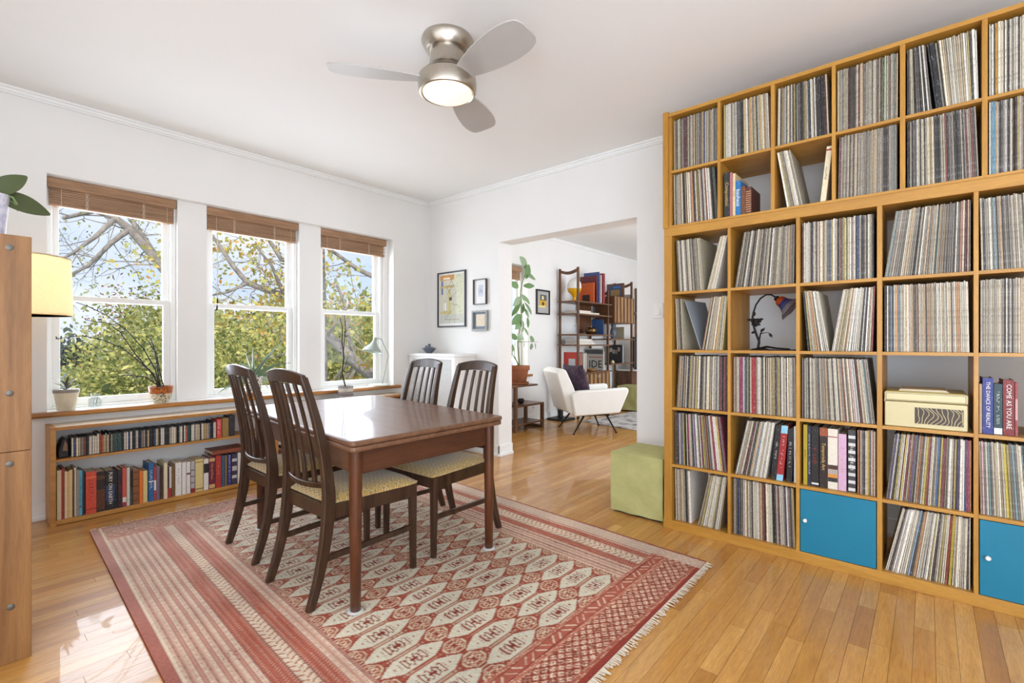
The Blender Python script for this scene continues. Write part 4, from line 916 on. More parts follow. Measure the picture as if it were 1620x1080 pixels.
# ------------------------------------------------------------------ rug
RQ = [(-3.845, .576), (-.862, .43), (-.872, 2.575), (-3.80, 2.775)]    # near-left, near-right, far-right, far-left
def rug():
    NU, NV = 560, 400
    U, V = np.meshgrid(np.linspace(0, 1, NU+1), np.linspace(0, 1, NV+1))
    P0, P1, P2, P3 = [np.array(p) for p in RQ]
    X = (1-U)*(1-V)*P0[0]+U*(1-V)*P1[0]+U*V*P2[0]+(1-U)*V*P3[0]; Y = (1-U)*(1-V)*P0[1]+U*(1-V)*P1[1]+U*V*P2[1]+(1-U)*V*P3[1]
    rg = np.random.RandomState(2); nz = rg.rand(*X.shape)
    v = V*2.165; e = np.minimum(-.865-X, X+3.842); C = np.zeros(X.shape+(3,))
    L = lambda c: np.array(lin(c))
    RED, DRED, CRM, PNK, IVO = L((170, 84, 62)), L((136, 58, 44)), L((214, 204, 178)), L((212, 174, 148)), L((226, 204, 176))
    def put(mask, col, k=1.0): C[mask] = C[mask]*(1-k)+np.array(col)*k
    C[:] = PNK
    # fine stripes along X for the long borders
    ph = np.sin(v*2*np.pi/.030); put(ph > .2, L((196, 142, 120)), .8); put(np.sin(v*2*np.pi/.010+X*.0) > .5, L((176, 112, 96)), .55)
    put((ph < -.35) & (np.sin(X*2*np.pi/.014+3*np.floor(v/.03)) > .0), L((228, 208, 182)), .85); put((np.sin(v*2*np.pi/.060+1) > .93) & (np.sin(X*2*np.pi/.010) > -.3), L((128, 84, 78)), .7)
    # main field
    Px, Py, v0 = .1097, .301, .495
    fld = (v > v0) & (v < v0+4*Py) & (e > .265)
    a = (X+1.128)/Px; b = (v-v0)/Py
    fa = a-np.round(a); la = np.abs(a-np.floor(a)-.5); bb = b-np.floor(b); fb = np.minimum(bb, 1-bb); ga = np.abs(fa)
    put(fld, L((196, 176, 146)))
    put(fld & (ga > .045) & (ga < .10), RED); put(fld & (ga <= .02), L((170, 100, 80)), .5)
    put(fld & (ga < .22) & (fb < .30) & (np.sin(fb*2*np.pi/.05) > -.2), RED); put(fld & (ga < .05+.9*(.33-fb)) & (fb > .2) & (fb < .33) & (np.abs(ga-(.05+.8*(.33-fb))) < .03), DRED)
    gh = .49-.40*np.clip((fb-.055)/.17, 0, 1)
    g_ = fld & (fb < .215) & (ga < gh); put(g_, RED)
    put(fld & (fb < .20) & (ga < gh-.05) & (ga > gh-.09), DRED); put(fld & (fb < .17) & (ga < gh-.11), L((212, 190, 156))); put(fld & (fb < .140) & (ga < gh-.17), RED, .95)
    put(fld & (fb < .11) & (ga < gh-.22) & (np.sin(ga*44+1)*np.sin(fb*64+.7) > .05), L((216, 196, 162))); put(fld & (fb < .022) & (ga < .05), DRED)
    hw = .405*np.clip(np.minimum((bb-.035)/.26, (.965-bb)/.26), 0, 1)**.85
    lf = fld & (la < hw); put(fld & (la < hw+.05) & (hw > .02), RED); put(lf, CRM)
    m1 = lf & (np.abs(bb-.5) < .16) & (la < .27) & ((np.abs(np.abs(np.sin((bb-.5)*34))*.24-la) < .035) | ((np.abs(np.sin((bb-.5)*52)) > .86) & (la < .2))); put(m1, L((150, 74, 58)), .95)
    put(lf & (np.abs(bb-.5) < .05) & (la < .06), DRED); put(lf & (np.abs(np.abs(bb-.5)-.27) < .012) & (la < .05), RED); put(lf & (np.abs(np.abs(bb-.5)-.2) < .008) & (la < .16) & (np.sin(la*60) > 0), RED, .8)
    # long borders
    def band(lo, hi, red):
        mm = (v > lo) & (v < hi)
        if red: put(mm, L((182, 100, 78))); put(mm & (np.sin(X*2*np.pi/.016+v*60)*np.sin(v*2*np.pi/.018) > .25), RED); put(mm & (np.sin(X*2*np.pi/.016+2-v*60)*np.sin(v*2*np.pi/.014+1) > .6), PNK, .8)
        else:
            put(mm, L((222, 200, 172))); k_ = (v-(lo+hi)/2)/(hi-lo); zz = np.abs(((X/.034+np.abs(k_)*1.1+.5*(k_ > 0)) % 1)-.5); put(mm & (zz < .12) & (np.abs(k_) < .40), L((178, 96, 74)), .9); put(mm & (np.abs(((X/.017) % 1)-.5) < .12) & (np.abs(k_) > .3), L((150, 90, 76)), .6); put(mm & (np.abs(v-lo) < .004) | mm & (np.abs(v-hi) < .004), DRED, .8)
    for lo, hi, r_ in ((.245, .31, 1), (.31, .37, 0), (.37, .43, 1), (1.83, 1.885, 1), (1.885, 1.98, 0), (1.98, 2.03, 1)):
        sub = e > .19
        keep = C.copy(); band(lo, hi, r_); C[~sub] = keep[~sub]
    # end borders (short sides)
    eb = (e <= .265)
    put(eb, L((188, 112, 86))); put(eb & (np.sin(e*2*np.pi/.014+v*40) > .25) & (np.sin(v*2*np.pi/.013) > -.2), L((222, 188, 156)), .85); put(eb & (np.sin(e*2*np.pi/.021+v*90) > .72), RED, .8)
    zc = eb & (np.abs(e-.222) < .020); put(zc, L((176, 92, 70))); tri = np.abs(((v/.085) % 1)-.5)*2; put(zc & (np.abs((e-.222)/.020-(tri*2-1)*np.sign(np.sin(v*2*np.pi/.17))) < .22) & (tri > .2), L((222, 190, 160)))
    put(eb & (np.abs(np.abs(e-.222)-.022) < .003), DRED, .8)
    s1, s2 = (v*.72+e)/.036, (v*.72-e)/.036
    lat = eb & (e > .045) & (e < .178)
    put(lat, L((198, 138, 110))); put(lat & (np.abs(s1 % 1-.5) < .24) & (np.abs(s2 % 1-.5) < .24), L((232, 210, 180))); put(lat & (np.abs(s1 % 1-.5) < .10) & (np.abs(s2 % 1-.5) < .2), L((150, 84, 66)))
    put(lat & ((np.abs(s1 % 1-.5) > .40) | (np.abs(s2 % 1-.5) > .40)), DRED); dkm = (np.floor(s1)+np.floor(s2)*2) % 5 < 1; put(lat & dkm & (np.abs(s1 % 1-.5) < .36) & (np.abs(s2 % 1-.5) < .36) & (np.sin(s1*14) > -.3), L((134, 70, 52)), .85)
    put(eb & (np.abs(e-.038) < .006) & (np.sin(v*2*np.pi/.012) > 0), DRED, .8); put(eb & (e < .024), L((152, 62, 46)))
    put((v < .038), L((178, 108, 92))); put(v > 2.153, L((158, 72, 56)))
    put((v > .038) & (v < .05), IVO); put((v > 2.06) & (v < 2.15), L((214, 190, 166)), .7)
    glare = np.clip((-2.1-X)/1.8, 0, 1)[..., None]*.34; C = C*(1-glare)+np.array(lin((214, 196, 180)))*glare  # window-side glare blended into the pile colour, paler towards the windows
    # age: abrash bands and knots
    ab = .92+.12*np.sin(X*5.1+1.2)*np.sin(Y*4.3)+.05*np.sin(X*17); C *= np.clip(ab, .78, 1.08)[..., None]; C *= (.88+.24*nz)[..., None]
    grey = C.mean(-1, keepdims=True); C = C*.9+grey*.1
    Z = .0095+.0015*nz+.0012*np.sin(X*9)*np.sin(Y*7)
    me = bpy.data.meshes.new('pile'); n = (NU+1)*(NV+1)
    idx = np.arange(n).reshape(NV+1, NU+1); F = np.stack([idx[:-1, :-1], idx[:-1, 1:], idx[1:, 1:], idx[1:, :-1]], -1).reshape(-1, 4)
    me.vertices.add(n); me.vertices.foreach_set('co', np.stack([X-RQ[0][0], Y-RQ[0][1], Z], -1).reshape(-1).astype('f'))
    me.loops.add(F.size); me.loops.foreach_set('vertex_index', F.reshape(-1).astype('i')); me.polygons.add(len(F)); me.polygons.foreach_set('loop_start', np.arange(0, F.size, 4).astype('i')); me.polygons.foreach_set('loop_total', np.full(len(F), 4, 'i'))
    me.update(calc_edges=True)
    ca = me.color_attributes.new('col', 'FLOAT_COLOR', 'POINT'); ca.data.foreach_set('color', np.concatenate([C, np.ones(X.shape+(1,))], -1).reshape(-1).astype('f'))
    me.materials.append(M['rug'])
    t = thing('persian_rug', 'faded red and cream woven rug with rows of pointed medallions under the table', 'rug', (RQ[0][0], RQ[0][1], 0))
    o = bpy.data.objects.new('pile', me); COL.objects.link(o); o.parent = t; ORG['pile'] = ORG[t.name]
    bk = MB(); bk.hexa([(*p, .0005) for p in RQ]+[(*p, .0085) for p in RQ], lin((140, 60, 50))); build('backing', bk, M['rug'], t)
    rf = random.Random(6)
    for (A, B, sgn) in ((P1, P2, 1), (P0, P3, -1)):
        fr = MB(); N = 420
        for k in range(N):
            p = A+(B-A)*(k+.5)/N; ln2 = rf.uniform(.018, .04); dy = rf.uniform(-.012, .012); w_ = .0022
            x1 = p[0]+sgn*ln2; z = .004+rf.uniform(0, .003)
            fr.add([(p[0], p[1]-w_, .008), (p[0], p[1]+w_, .008), (x1, p[1]+w_+dy, z), (x1, p[1]-w_+dy, z)], [(0, 1, 2, 3)] if sgn > 0 else [(3, 2, 1, 0)], lin((226, 212, 190)))
        o = build('fringe', fr, M['rug'], t); o['kind'] = 'stuff'
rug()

# ------------------------------------------------------------------ dining table
TQ = [(-1.778, 1.078), (-1.784, 2.018), (-3.27, 2.19), (-3.30, 1.232)]
def inset(q, d):
    c = np.mean(np.array(q), 0); return [tuple(np.array(p)+(c-np.array(p))/np.abs(c-np.array(p))*d) for p in q]
t = thing('dining_table', 'dark teak draw-leaf dining table on the red rug', 'table', (-2.53, 1.62, .012))
def rnd(q, r=.03):
    out = []
    q = [Vector((*p, 0)) for p in q]
    for i in range(4):
        a, p, b = q[i-1], q[i], q[(i+1) % 4]
        for k in range(5):
            u = k/4; s_ = p+(a-p).normalized()*r; e_ = p+(b-p).normalized()*r; out.append(((1-u)**2*s_+2*u*(1-u)*p+u*u*e_)[:2])
    return out
build('tabletop', MB().prism(rnd(TQ), .7165, .74), M['table_wood'], t, bevel=.009, seg=3)
build('draw_leaf', MB().prism(rnd(inset(TQ, .003)), .692, .7155), M['table_wood'], t, bevel=.009, seg=3)
I = inset(TQ, .055); J = inset(TQ, .077)
for i in range(4):
    a, b, c2, d = I[i], I[(i+1) % 4], J[(i+1) % 4], J[i]
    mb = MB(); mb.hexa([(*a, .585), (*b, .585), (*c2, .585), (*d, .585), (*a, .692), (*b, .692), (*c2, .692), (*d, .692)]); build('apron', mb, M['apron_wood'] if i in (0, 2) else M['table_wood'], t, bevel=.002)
for p in ((-1.834, 1.131), (-1.838, 1.955), (-3.2, 2.12), (-3.09, 1.262)):
    build('leg', MB().lathe([(.019, .0165), (.022, .02), (.0245, .3), (.029, .69)], 24, (p[0], p[1], 0)), M['table_leg'], t, smooth=True)
    lg = t.children[-1]; build('glide', MB().lathe([(.033, .0125), (.034, .016), (.03, .019), (.02, .019)], 20, (p[0], p[1], 0)), plain('clear_plastic_cup', (206, 204, 200), .2), lg, smooth=True)

# ------------------------------------------------------------------ dining chairs
def post_y(z):   # side profile of a back post, front is +y
    P_ = [(0, -.283), (.12, -.243), (.25, -.213), (.38, -.196), (.48, -.192), (.6, -.202), (.75, -.228), (.9, -.266), (1.0, -.298)]
    for (z0, y0), (z1, y1) in zip(P_, P_[1:]):
        if z <= z1: u = (z-z0)/(z1-z0); return y0+(y1-y0)*u
    return P_[-1][1]
def sm_post(z): return (post_y(z-.05)+2*post_y(z)+post_y(z+.05))/4 if .05 < z < .96 else post_y(z)
def chair(label, loc, rz, group='dining chairs'):
    t = thing('dining_chair', label, 'chair', loc, rz, group)
    for s in (-1, 1):
        m = MB(); zs = [0, .06, .12, .2, .28, .36, .42, .48, .56, .64, .72, .8, .88, .94, .985]; vs = []
        for z in zs:
            xo = s*(.196-.008*min(1, z/.45)-.033*max(0, z-.45)/.535)
            wd_ = .013+.003*(1-abs(z-.45)/.55); dp = .016+.011*max(0, 1-abs(z-.42)/.5); y = sm_post(z)
            vs += [(xo-wd_, y-dp, z), (xo+wd_, y-dp, z), (xo+wd_, y+dp, z), (xo-wd_, y+dp, z)]
        n = len(zs); fs = [(3, 2, 1, 0), (4*n-4, 4*n-3, 4*n-2, 4*n-1)]
        for i in range(n-1):
            for j in range(4): a = 4*i+j; b = 4*i+(j+1) % 4; fs.append((a, b, b+4, a+4))
        m.add(vs, fs); build('rear_post', m, M['dark_wood'], t, smooth=True, bevel=.004, local=True)
        m = MB(); x = .205*s; m.hexa([(x-.0125, .238, 0), (x+.0125, .238, 0), (x+.0125, .263, 0), (x-.0125, .263, 0), (x-.0165, .228, .425), (x+.0165, .228, .425), (x+.0165, .264, .425), (x-.0165, .264, .425)]); build('front_leg', m, M['dark_wood'], t, bevel=.003, local=True)
        m = MB(); y0, y1 = sm_post(.2)+.012, .242; m.hexa([(s*.196-.008, y0, .185), (s*.196+.008, y0, .185), (s*.205+.008, y1, .195), (s*.205-.008, y1, .195), (s*.196-.008, y0, .211), (s*.196+.008, y0, .211), (s*.205+.008, y1, .221), (s*.205-.008, y1, .221)]); build('stretcher', m, M['dark_wood'], t, bevel=.002, local=True)
        m = MB(); m.hexa([(s*.189-.011, -.18, .362), (s*.189+.011, -.18, .362), (s*.207+.011, .235, .362), (s*.207-.011, .235, .362), (s*.189-.011, -.18, .422), (s*.189+.011, -.18, .422), (s*.207+.011, .235, .426), (s*.207-.011, .235, .426)]); build('seat_rail', m, M['dark_wood'], t, bevel=.002, local=True)
    build('seat_rail', MB().box(-.19, .19, .236, .258, .362, .426), M['dark_wood'], t, bevel=.002, local=True)
    build('seat_rail', MB().box(-.184, .184, -.205, -.183, .36, .42), M['dark_wood'], t, bevel=.002, local=True)
    # arched top rail, curved in plan
    m = MB(); n = 14; vs = []
    for i in range(n+1):
        u = -1+2*i/n; x = .167*u; ar = .024*(1-u*u); cv = -.022*(1-u*u)
        zb, zt = .945+ar*.55, .994+ar; yb, yt = post_y(zb), post_y(min(1, zt))-.002
        vs += [(x, yb-.012+cv, zb), (x, yb+.012+cv, zb), (x, yt+.011+cv, zt), (x, yt-.011+cv, zt)]
    fs = [(0, 1, 2, 3), (4*n+3, 4*n+2, 4*n+1, 4*n)]
    for i in range(n):
        for j in range(4): a = 4*i+j; b = 4*i+(j+1) % 4; fs.append((b, a, a+4, b+4))
    m.add(vs, fs); build('top_rail', m, M['dark_wood'], t, smooth=True, bevel=.004, local=True)
    m = MB(); vs = []
    for i in range(n+1):
        u = -1+2*i/n; x = .182*u; cv = -.03*(1-u*u); zb, zt = .497-.012*(1-u*u), .522-.012*(1-u*u); y = post_y(.5)
        vs += [(x, y-.011+cv, zb), (x, y+.011+cv, zb), (x, y+.011+cv, zt), (x, y-.011+cv, zt)]
    m.add(vs, fs); build('lower_rail', m, M['dark_wood'], t, smooth=True, bevel=.004, local=True)
    for k in range(4):
        u0 = (-1.5+k)/2.6; m = MB(); vs = []; zs = [.508, .54, .6, .68, .76, .84, .9, .955]
        for z in zs:
            x = .182*u0*(1.0-.16*(z-.5)/.45); f = (z-.5)/.45; hw = .0145-.0068*min(1, f*2.2)+.001*f; cv = -.028*(1-u0*u0)*(1-f*.2); y = sm_post(z)+cv
            vs += [(x-hw, y-.007, z), (x+hw, y-.007, z), (x+hw, y+.007, z), (x-hw, y+.007, z)]
        nn = len(zs); f2 = [(3, 2, 1, 0), (4*nn-4, 4*nn-3, 4*nn-2, 4*nn-1)]
        for i in range(nn-1):
            for j in range(4): a = 4*i+j; b = 4*i+(j+1) % 4; f2.append((a, b, b+4, a+4))
        m.add(vs, f2); build('back_slat', m, M['dark_wood'], t, smooth=True, local=True, bevel=.002)
    # upholstered seat, domed
    m = MB(); N = 22
    def sp(u, v):
        a, b = 2*u-1, 2*v-1
        y = .040+.232*b; hw = .192+.034*(b+1)/2; rr = 1-.05*abs(b)**8
        dome = (1-a**4)*(1-b**4)
        return (a*hw*rr, y-.004*(1-abs(b))*0, .434+.040*dome**.6)
    m.grid(sp, N, N)
    nb = len(m.v); per = [i for i in range(N+1)]+[(j+1)*(N+1)-1 for j in range(1, N+1)]+[N*(N+1)+i for i in range(N-1, -1, -1)]+[j*(N+1) for j in range(N-1, 0, -1)]
    low = [(m.v[i][0]*.985, m.v[i][1]*.985+.0006, .424) for i in per]; L0 = len(per)
    m.v += low
    for i in range(L0): j = (i+1) % L0; m.f.append((per[j], per[i], nb+i, nb+j)); m.c.append(None); m.m.append(0)
    m.f.append(tuple(nb+i for i in range(L0-1, -1, -1))); m.c.append(None); m.m.append(0)
    build('seat', m, M['seat'], t, smooth=True, ang=60, local=True)
    return t
chair('dark slat-back dining chair in front, tucked under the table corner', (-2.176, 1.289, .0126), 0)
_c = [ch for ch in COL.objects if ch.name == 'dining_chair'][0]
def chair_copy(label, loc, rz):
    c = copy_tree(_c); c['label'] = label; c.location = loc; c.rotation_euler = (0, 0, rz); return c
chair_copy('dark slat-back dining chair beside the low bookcase on the window side', (-2.80, 1.327, .0126), math.radians(-2))
chair_copy('dark slat-back dining chair facing the camera beside the doorway', (-2.19, 1.928, .0126), PI+math.radians(1))
chair_copy('dark slat-back dining chair in front of the radiator cover', (-2.765, 1.982, .0126), PI)

# ------------------------------------------------------------------ green cube ottoman by the shelf
def ottoman(name, label, loc, sx, sy, h, rz=0):
    t = thing(name, label, 'ottoman', loc, rz, 'green cloth ottomans')
    rr = random.Random(3); m = MB(); N = 26
    def side(P0, P1):
        P0, P1 = Vector(P0), Vector(P1); nrm = Vector(((P1-P0).y, -(P1-P0).x, 0)).normalized()
        def f(u, v):
            p = P0.lerp(P1, u); z = .012+(h-.022)*v
            wob = .009*math.sin(u*7+v*4)*math.sin(v*PI)+.004*math.sin(u*17+1.3)*(1-v)+.003*math.sin(v*11+u*5)+.004*math.sin(u*23)*v**4*(1-v)*6
            return tuple(p+nrm*(wob+.002-.004*(1-v)))[:2]+(z,)
        return f
    c = [(-sx/2, -sy/2, 0), (sx/2, -sy/2, 0), (sx/2, sy/2, 0), (-sx/2, sy/2, 0)]
    for i in range(4): m.grid(side(c[i], c[(i+1) % 4]), N, 16)
    build('skirt', m, M['green_cloth'], t, smooth=True, local=True)
    m = MB(); m.grid(lambda u, v: ((u-.5)*sx, (v-.5)*sy, h-.010+.010*(1-(2*u-1)**6)*(1-(2*v-1)**6)+.002*math.sin(u*8)*math.sin(v*7)), 20, 20); build('top_cover', m, M['green_cloth'], t, smooth=True, local=True)
    sm = MB()
    for i in range(4):
        a, b = Vector(c[i]), Vector(c[(i+1) % 4]); sm.tube([(a.x, a.y, h-.011), (b.x, b.y, h-.011)], .0035, 6)
        sm.tube([(a.x, a.y, .014), (a.x, a.y, h-.011)], .003, 6)
    build('piping', sm, M['green_cloth'], t, smooth=True, local=True)
    build('base', MB().box(-sx/2+.015, sx/2-.015, -sy/2+.015, sy/2-.015, 0, h-.02), M['black'], t, local=True)
    return t
ottoman('cube_ottoman', 'pale green linen cube ottoman against the record shelf', (-1.452, 3.145, 0), .37, .37, .415, math.radians(-2))

# ------------------------------------------------------------------ tall cabinet by the camera, orchid on it
cx0, cx1, cy0, cy1 = -2.86, -2.49, -.75, .212
t = thing('tall_cabinet', 'tall brown oak cabinet end with round metal bolt caps, cut by the picture edge', 'cabinet', ((cx0+cx1)/2, (cy0+cy1)/2, 0))
build('lower_case', MB().box(cx0, cx1, cy0, cy1, 0, .753), M['cabinet'], t, bevel=.002); build('upper_case', MB().box(cx0, cx1, cy0, cy1, .7545, 1.53), M['cabinet'], t, bevel=.002)
for px_, py_ in ((15, 391), (15, 622), (15, 734), (17, 960)):
    p = at_x(px_, py_, cx1); b = MB().lathe([(.011, -.001), (.011, .002), (.007, .0035), (.001, .004)], 20); b.xf(Matrix.Translation(p) @ Matrix.Rotation(PI/2, 4, 'Y')); build('bolt_cap', b, M['bolt'], t, smooth=True)
ox, oy, oz = -2.66, .118, 1.5305
t = thing('potted_orchid', 'orchid with broad dark leaves in a pale pot on the tall cabinet', 'plant', (ox, oy, oz))
build('pot', MB().lathe([(.032, 0), (.036, .003), (.05, .17), (.046, .17), (.044, .15), (.001, .148)], 28, (ox, oy, oz)), M['grey_ceramic'], t, smooth=True)
t.children[-1].data.materials[0] = dotted('lavender_white_pot', (214, 210, 220), (184, 180, 200), 60, .3, .6)
for (dx, dy, dz, L_, W_, cu) in ((-.05, 1, -.12, .17, .085, .5), (.1, .8, .9, .135, .07, .45), (.5, -.8, .4, .2, .08, .5), (-.6, -.3, .5, .2, .08, .5)):
    m = MB(); leafpts(m, (ox, oy, oz+.165), (dx, dy, dz), (1, 0, .45) if dy > 0 else (0, 0, 1), L_, W_, 12, cu*.4, lin((70, 80, 42))); build('leaf', m, M['leaf_in'], t, smooth=True)
m = MB(); m.tube([(ox+.02, oy+.035, oz+.17), (ox+.02, oy+.055, oz+.165), (ox+.018, oy+.068, oz+.14)], [.004, .004, .003], 7).tube([(ox-.01, oy+.03, oz+.16), (ox, oy+.06, oz+.15), (ox, oy+.07, oz+.12)], [.004, .003, .002], 7); build('aerial_root', m, M['green_stem'], t, smooth=True)

# ------------------------------------------------------------------ floor lamp behind the cabinet
lp = at_d(24, 450, 2.7); lx, ly = lp.x, lp.y
t = thing('floor_lamp', 'lit floor lamp with a linen drum shade behind the tall cabinet', 'lamp', (lx, ly, 0))
build('base', MB().lathe([(.065, 0.0005), (.065, .012), (.06, .02), (.014, .026), (.012, .04)], 32, (lx, ly, 0)), M['black_metal'], t, smooth=True)
build('pole', MB().tube([(lx, ly, .03), (lx, ly, 1.42)], .0105, 14), M['black_metal'], t, smooth=True)
m = MB(); m.lathe([(.240, 1.302), (.232, 1.624)], 48, (lx, ly, 0)); m.f = m.f[:48]; m.c = m.c[:48]; m.m = m.m[:48]; m.lathe([(.2305, 1.624), (.2385, 1.302)], 48, (lx, ly, 0)); m.f = m.f[:96]; m.c = m.c[:96]; m.m = m.m[:96]
build('shade', m, M['shade'], t, smooth=True)
sh = t.children[-1]
m = MB()
for z_, r_ in ((1.302, .2405), (1.624, .2325)): m.lathe([(r_, z_-.004), (r_+.001, z_), (r_, z_+.004), (r_-.004, z_+.004), (r_-.004, z_-.004)], 48, (lx, ly, 0))
build('shade_trim', m, M['shade'], sh, smooth=True)
m = MB()
for k in range(3): a = 2*PI*k/3; m.tube([(lx, ly, 1.42), (lx+.23*math.cos(a), ly+.23*math.sin(a), 1.5)], .002, 5)
build('spider', m, M['black_metal'], t)
build('bulb', MB().lathe([(.012, 1.42), (.015, 1.44), (.03, 1.47), (.03, 1.49), (.018, 1.51), (.001, 1.515)], 16, (lx, ly, 0)), emit('warm_bulb', (255, 214, 150), 6), t, smooth=True)
_l, _ld = light('floor_lamp_bulb', 'POINT', (lx, ly, 1.56), (lx, ly, 0), 22, (1, .92, .80)); _ld.shadow_soft_size = .03

# ------------------------------------------------------------------ things on the window sill
SZ = WZ0+.0006; SX = XW-.035
def sill(px_, py_, X=SX): p = at_x(px_, py_, X); return p
# ribbed cream pot with a spiky succulent
p = sill(104, 640); x0, y0 = SX+.02, p.y
t = thing('potted_succulent', 'cream ribbed pot with grey rim and small spiky succulent on the sill', 'plant', (x0, y0, SZ))
build('pot', MB().lathe([(.044, 0), (.047, .003), (.063, .112), (.066, .112), (.067, .1185), (.067, .136), (.06, .136), (.058, .12), (.001, .118)], 48, (x0, y0, SZ), wob=lambda th, i: 1+(.012*math.cos(24*th) if i in (1, 2) else 0)), plain('cream_ribbed', (222, 212, 186), .6), t, smooth=True)
build('rim_band', MB().lathe([(.0672, .117), (.0685, .119), (.0685, .137), (.066, .138)], 40, (x0, y0, SZ)), plain('grey_rim', (150, 142, 132), .6), t, smooth=True)
rr = random.Random(2)
for k in range(22):
    a = k*2.4; el = .35+.85*(k/22); m = MB(); L_ = rr.uniform(.05, .10); c = rr.choice([(96, 96, 82), (116, 112, 92), (84, 90, 70)])
    leafpts(m, (x0, y0, SZ+.12+.002*k), (math.cos(a)*math.cos(el), math.sin(a)*math.cos(el), math.sin(el)), (0, 0, 1), L_, .014, 5, .2, lin(c)); build('leaf', m, M['leaf_in'], t)
# glass bottle with a sprig
p = sill(150, 632); x0, y0 = SX+.01, p.y
t = thing('glass_bottle', 'small clear glass bottle holding a two leaved sprig on the sill', 'bottle', (x0, y0, SZ))
build('glass', MB().lathe([(.034, 0), (.037, .004), (.037, .06), (.033, .07), (.022, .078), (.022, .086), (.025, .09), (.025, .098), (.02, .098), (.019, .078), (.03, .068), (.034, .058), (.034, .006), (.001, .005)], 28, (x0, y0, SZ)), glass('clear_bottle_glass', .1, (.93, .95, .95)), t, smooth=True)
m = MB(); m.tube([(x0, y0, SZ+.01), (x0+.006, y0+.02, SZ+.1), (x0+.01, y0+.07, SZ+.14)], [.002, .002, .0015], 6); build('stem', m, M['green_stem'], t, smooth=True)
for d_, L_ in (((0, .9, -.25), .075), ((0, .75, .75), .07)):
    m = MB(); leafpts(m, (x0+.008, y0+.035, SZ+.115), d_, (1, 0, .3), L_, .036, 8, .1, lin((72, 96, 34))); build('leaf', m, M['leaf_in'], t, smooth=True)
# amber and speckled pot with a woody arching plant
p = sill(254, 630); x0, y0 = SX+.01, p.y
t = thing('potted_shrub', 'amber and speckled pot with dark arching branches on the sill', 'plant', (x0, y0, SZ))
build('lower_glaze', MB().lathe([(.045, 0), (.048, .003), (.049, .014), (.064, .03), (.072, .07)], 40, (x0, y0, SZ)), M['speckle_pot'], t, smooth=True)
build('upper_glaze', MB().lathe([(.072, .07), (.076, .1), (.078, .122), (.073, .122), (.07, .1), (.001, .099)], 40, (x0, y0, SZ)), M['amber_pot'], t, smooth=True)
build('soil', MB().lathe([(.069, .100), (.001, .104)], 24, (x0, y0, SZ)), M['soil'], t)
rl = random.Random(5)
BR = [[(248, 608), (243, 592), (222, 573), (196, 552), (165, 538), (130, 531), (88, 536)], [(250, 608), (246, 585), (228, 553), (203, 525), (168, 498), (138, 484), (120, 478)], [(252, 608), (250, 590), (247, 565), (242, 545), (238, 534)], [(249, 608), (238, 588), (214, 560), (190, 525), (172, 512), (135, 506)], [(247, 608), (230, 596), (200, 593), (178, 596)], [(251, 607), (252, 585), (248, 560), (235, 540)]]
for bi, br in enumerate(BR):
    m = MB(); pts = [at_x(a, b, x0-.0+.012*(bi-2)*(k/len(br))) for k, (a, b) in enumerate(br)]; pts[0] = Vector((x0+.004*(bi-2), y0+.006*(bi-2), SZ+.1))
    m.tube(pts, [.0045*(1-.6*k/len(pts)) for k in range(len(pts))], 7); o = build('branch', m, M['stem'], t, smooth=True)
    lf = MB()
    for k in range(1, len(pts)):
        for q in range(7):
            u = rl.random(); b0 = pts[k-1].lerp(pts[k], u); leafpts(lf, b0, (rl.uniform(-.6, .6), rl.uniform(-1, 1), rl.uniform(-.7, .9)), (0, 0, 1), rl.uniform(.012, .026), .010, 3, .1, lin(rl.choice([(58, 74, 40), (72, 86, 44), (46, 52, 34)])))
    o2 = build('small_leaf', lf, M['leaf_in'], o); o2['kind'] = 'stuff'
# aloe in black and white pot
p = sill(402, 600); x0, y0 = SX+.035, p.y-.02
t = thing('potted_aloe', 'aloe with long spiky leaves in black and white patterned pot', 'plant', (x0, y0, SZ))
build('saucer', MB().lathe([(.05, 0), (.064, .003), (.068, .026), (.062, .026), (.056, .01), (.001, .009)], 32, (x0, y0, SZ)), M['terracotta'], t, smooth=True)
build('pot', MB().lathe([(.046, .0095), (.05, .014), (.066, .10), (.072, .15), (.074, .165), (.068, .165), (.066, .15), (.001, .148)], 40, (x0, y0, SZ)), dotted('black_white_pattern', (226, 222, 210), (40, 38, 38), 70, .46, .5), t, smooth=True)
rl = random.Random(8)
AL = [(452, 537), (468, 602), (458, 622), (440, 598), (356, 618), (366, 607), (345, 622), (400, 548), (386, 556), (430, 560), (378, 574), (425, 615), (352, 590), (410, 600), (461, 574)]
b0 = Vector((x0, y0, SZ+.16))
for k, (a, b) in enumerate(AL):
    e = at_x(a, b, x0-.03+.09*rl.random()); mid = b0.lerp(e, .5)+Vector((0, 0, .045+.02*rl.random())); m = MB()
    pts = [(1-u)**2*b0+2*u*(1-u)*mid+u*u*e for u in [i/8 for i in range(9)]]; c = lin(rl.choice([(140, 160, 130), (156, 174, 146), (122, 146, 118), (96, 118, 88)]))
    m.tube(pts, [.019*(1-.95*(i/8)**1.3) for i in range(9)], 8, c, flat=.45); build('leaf', m, M['leaf_in'], t, smooth=True)
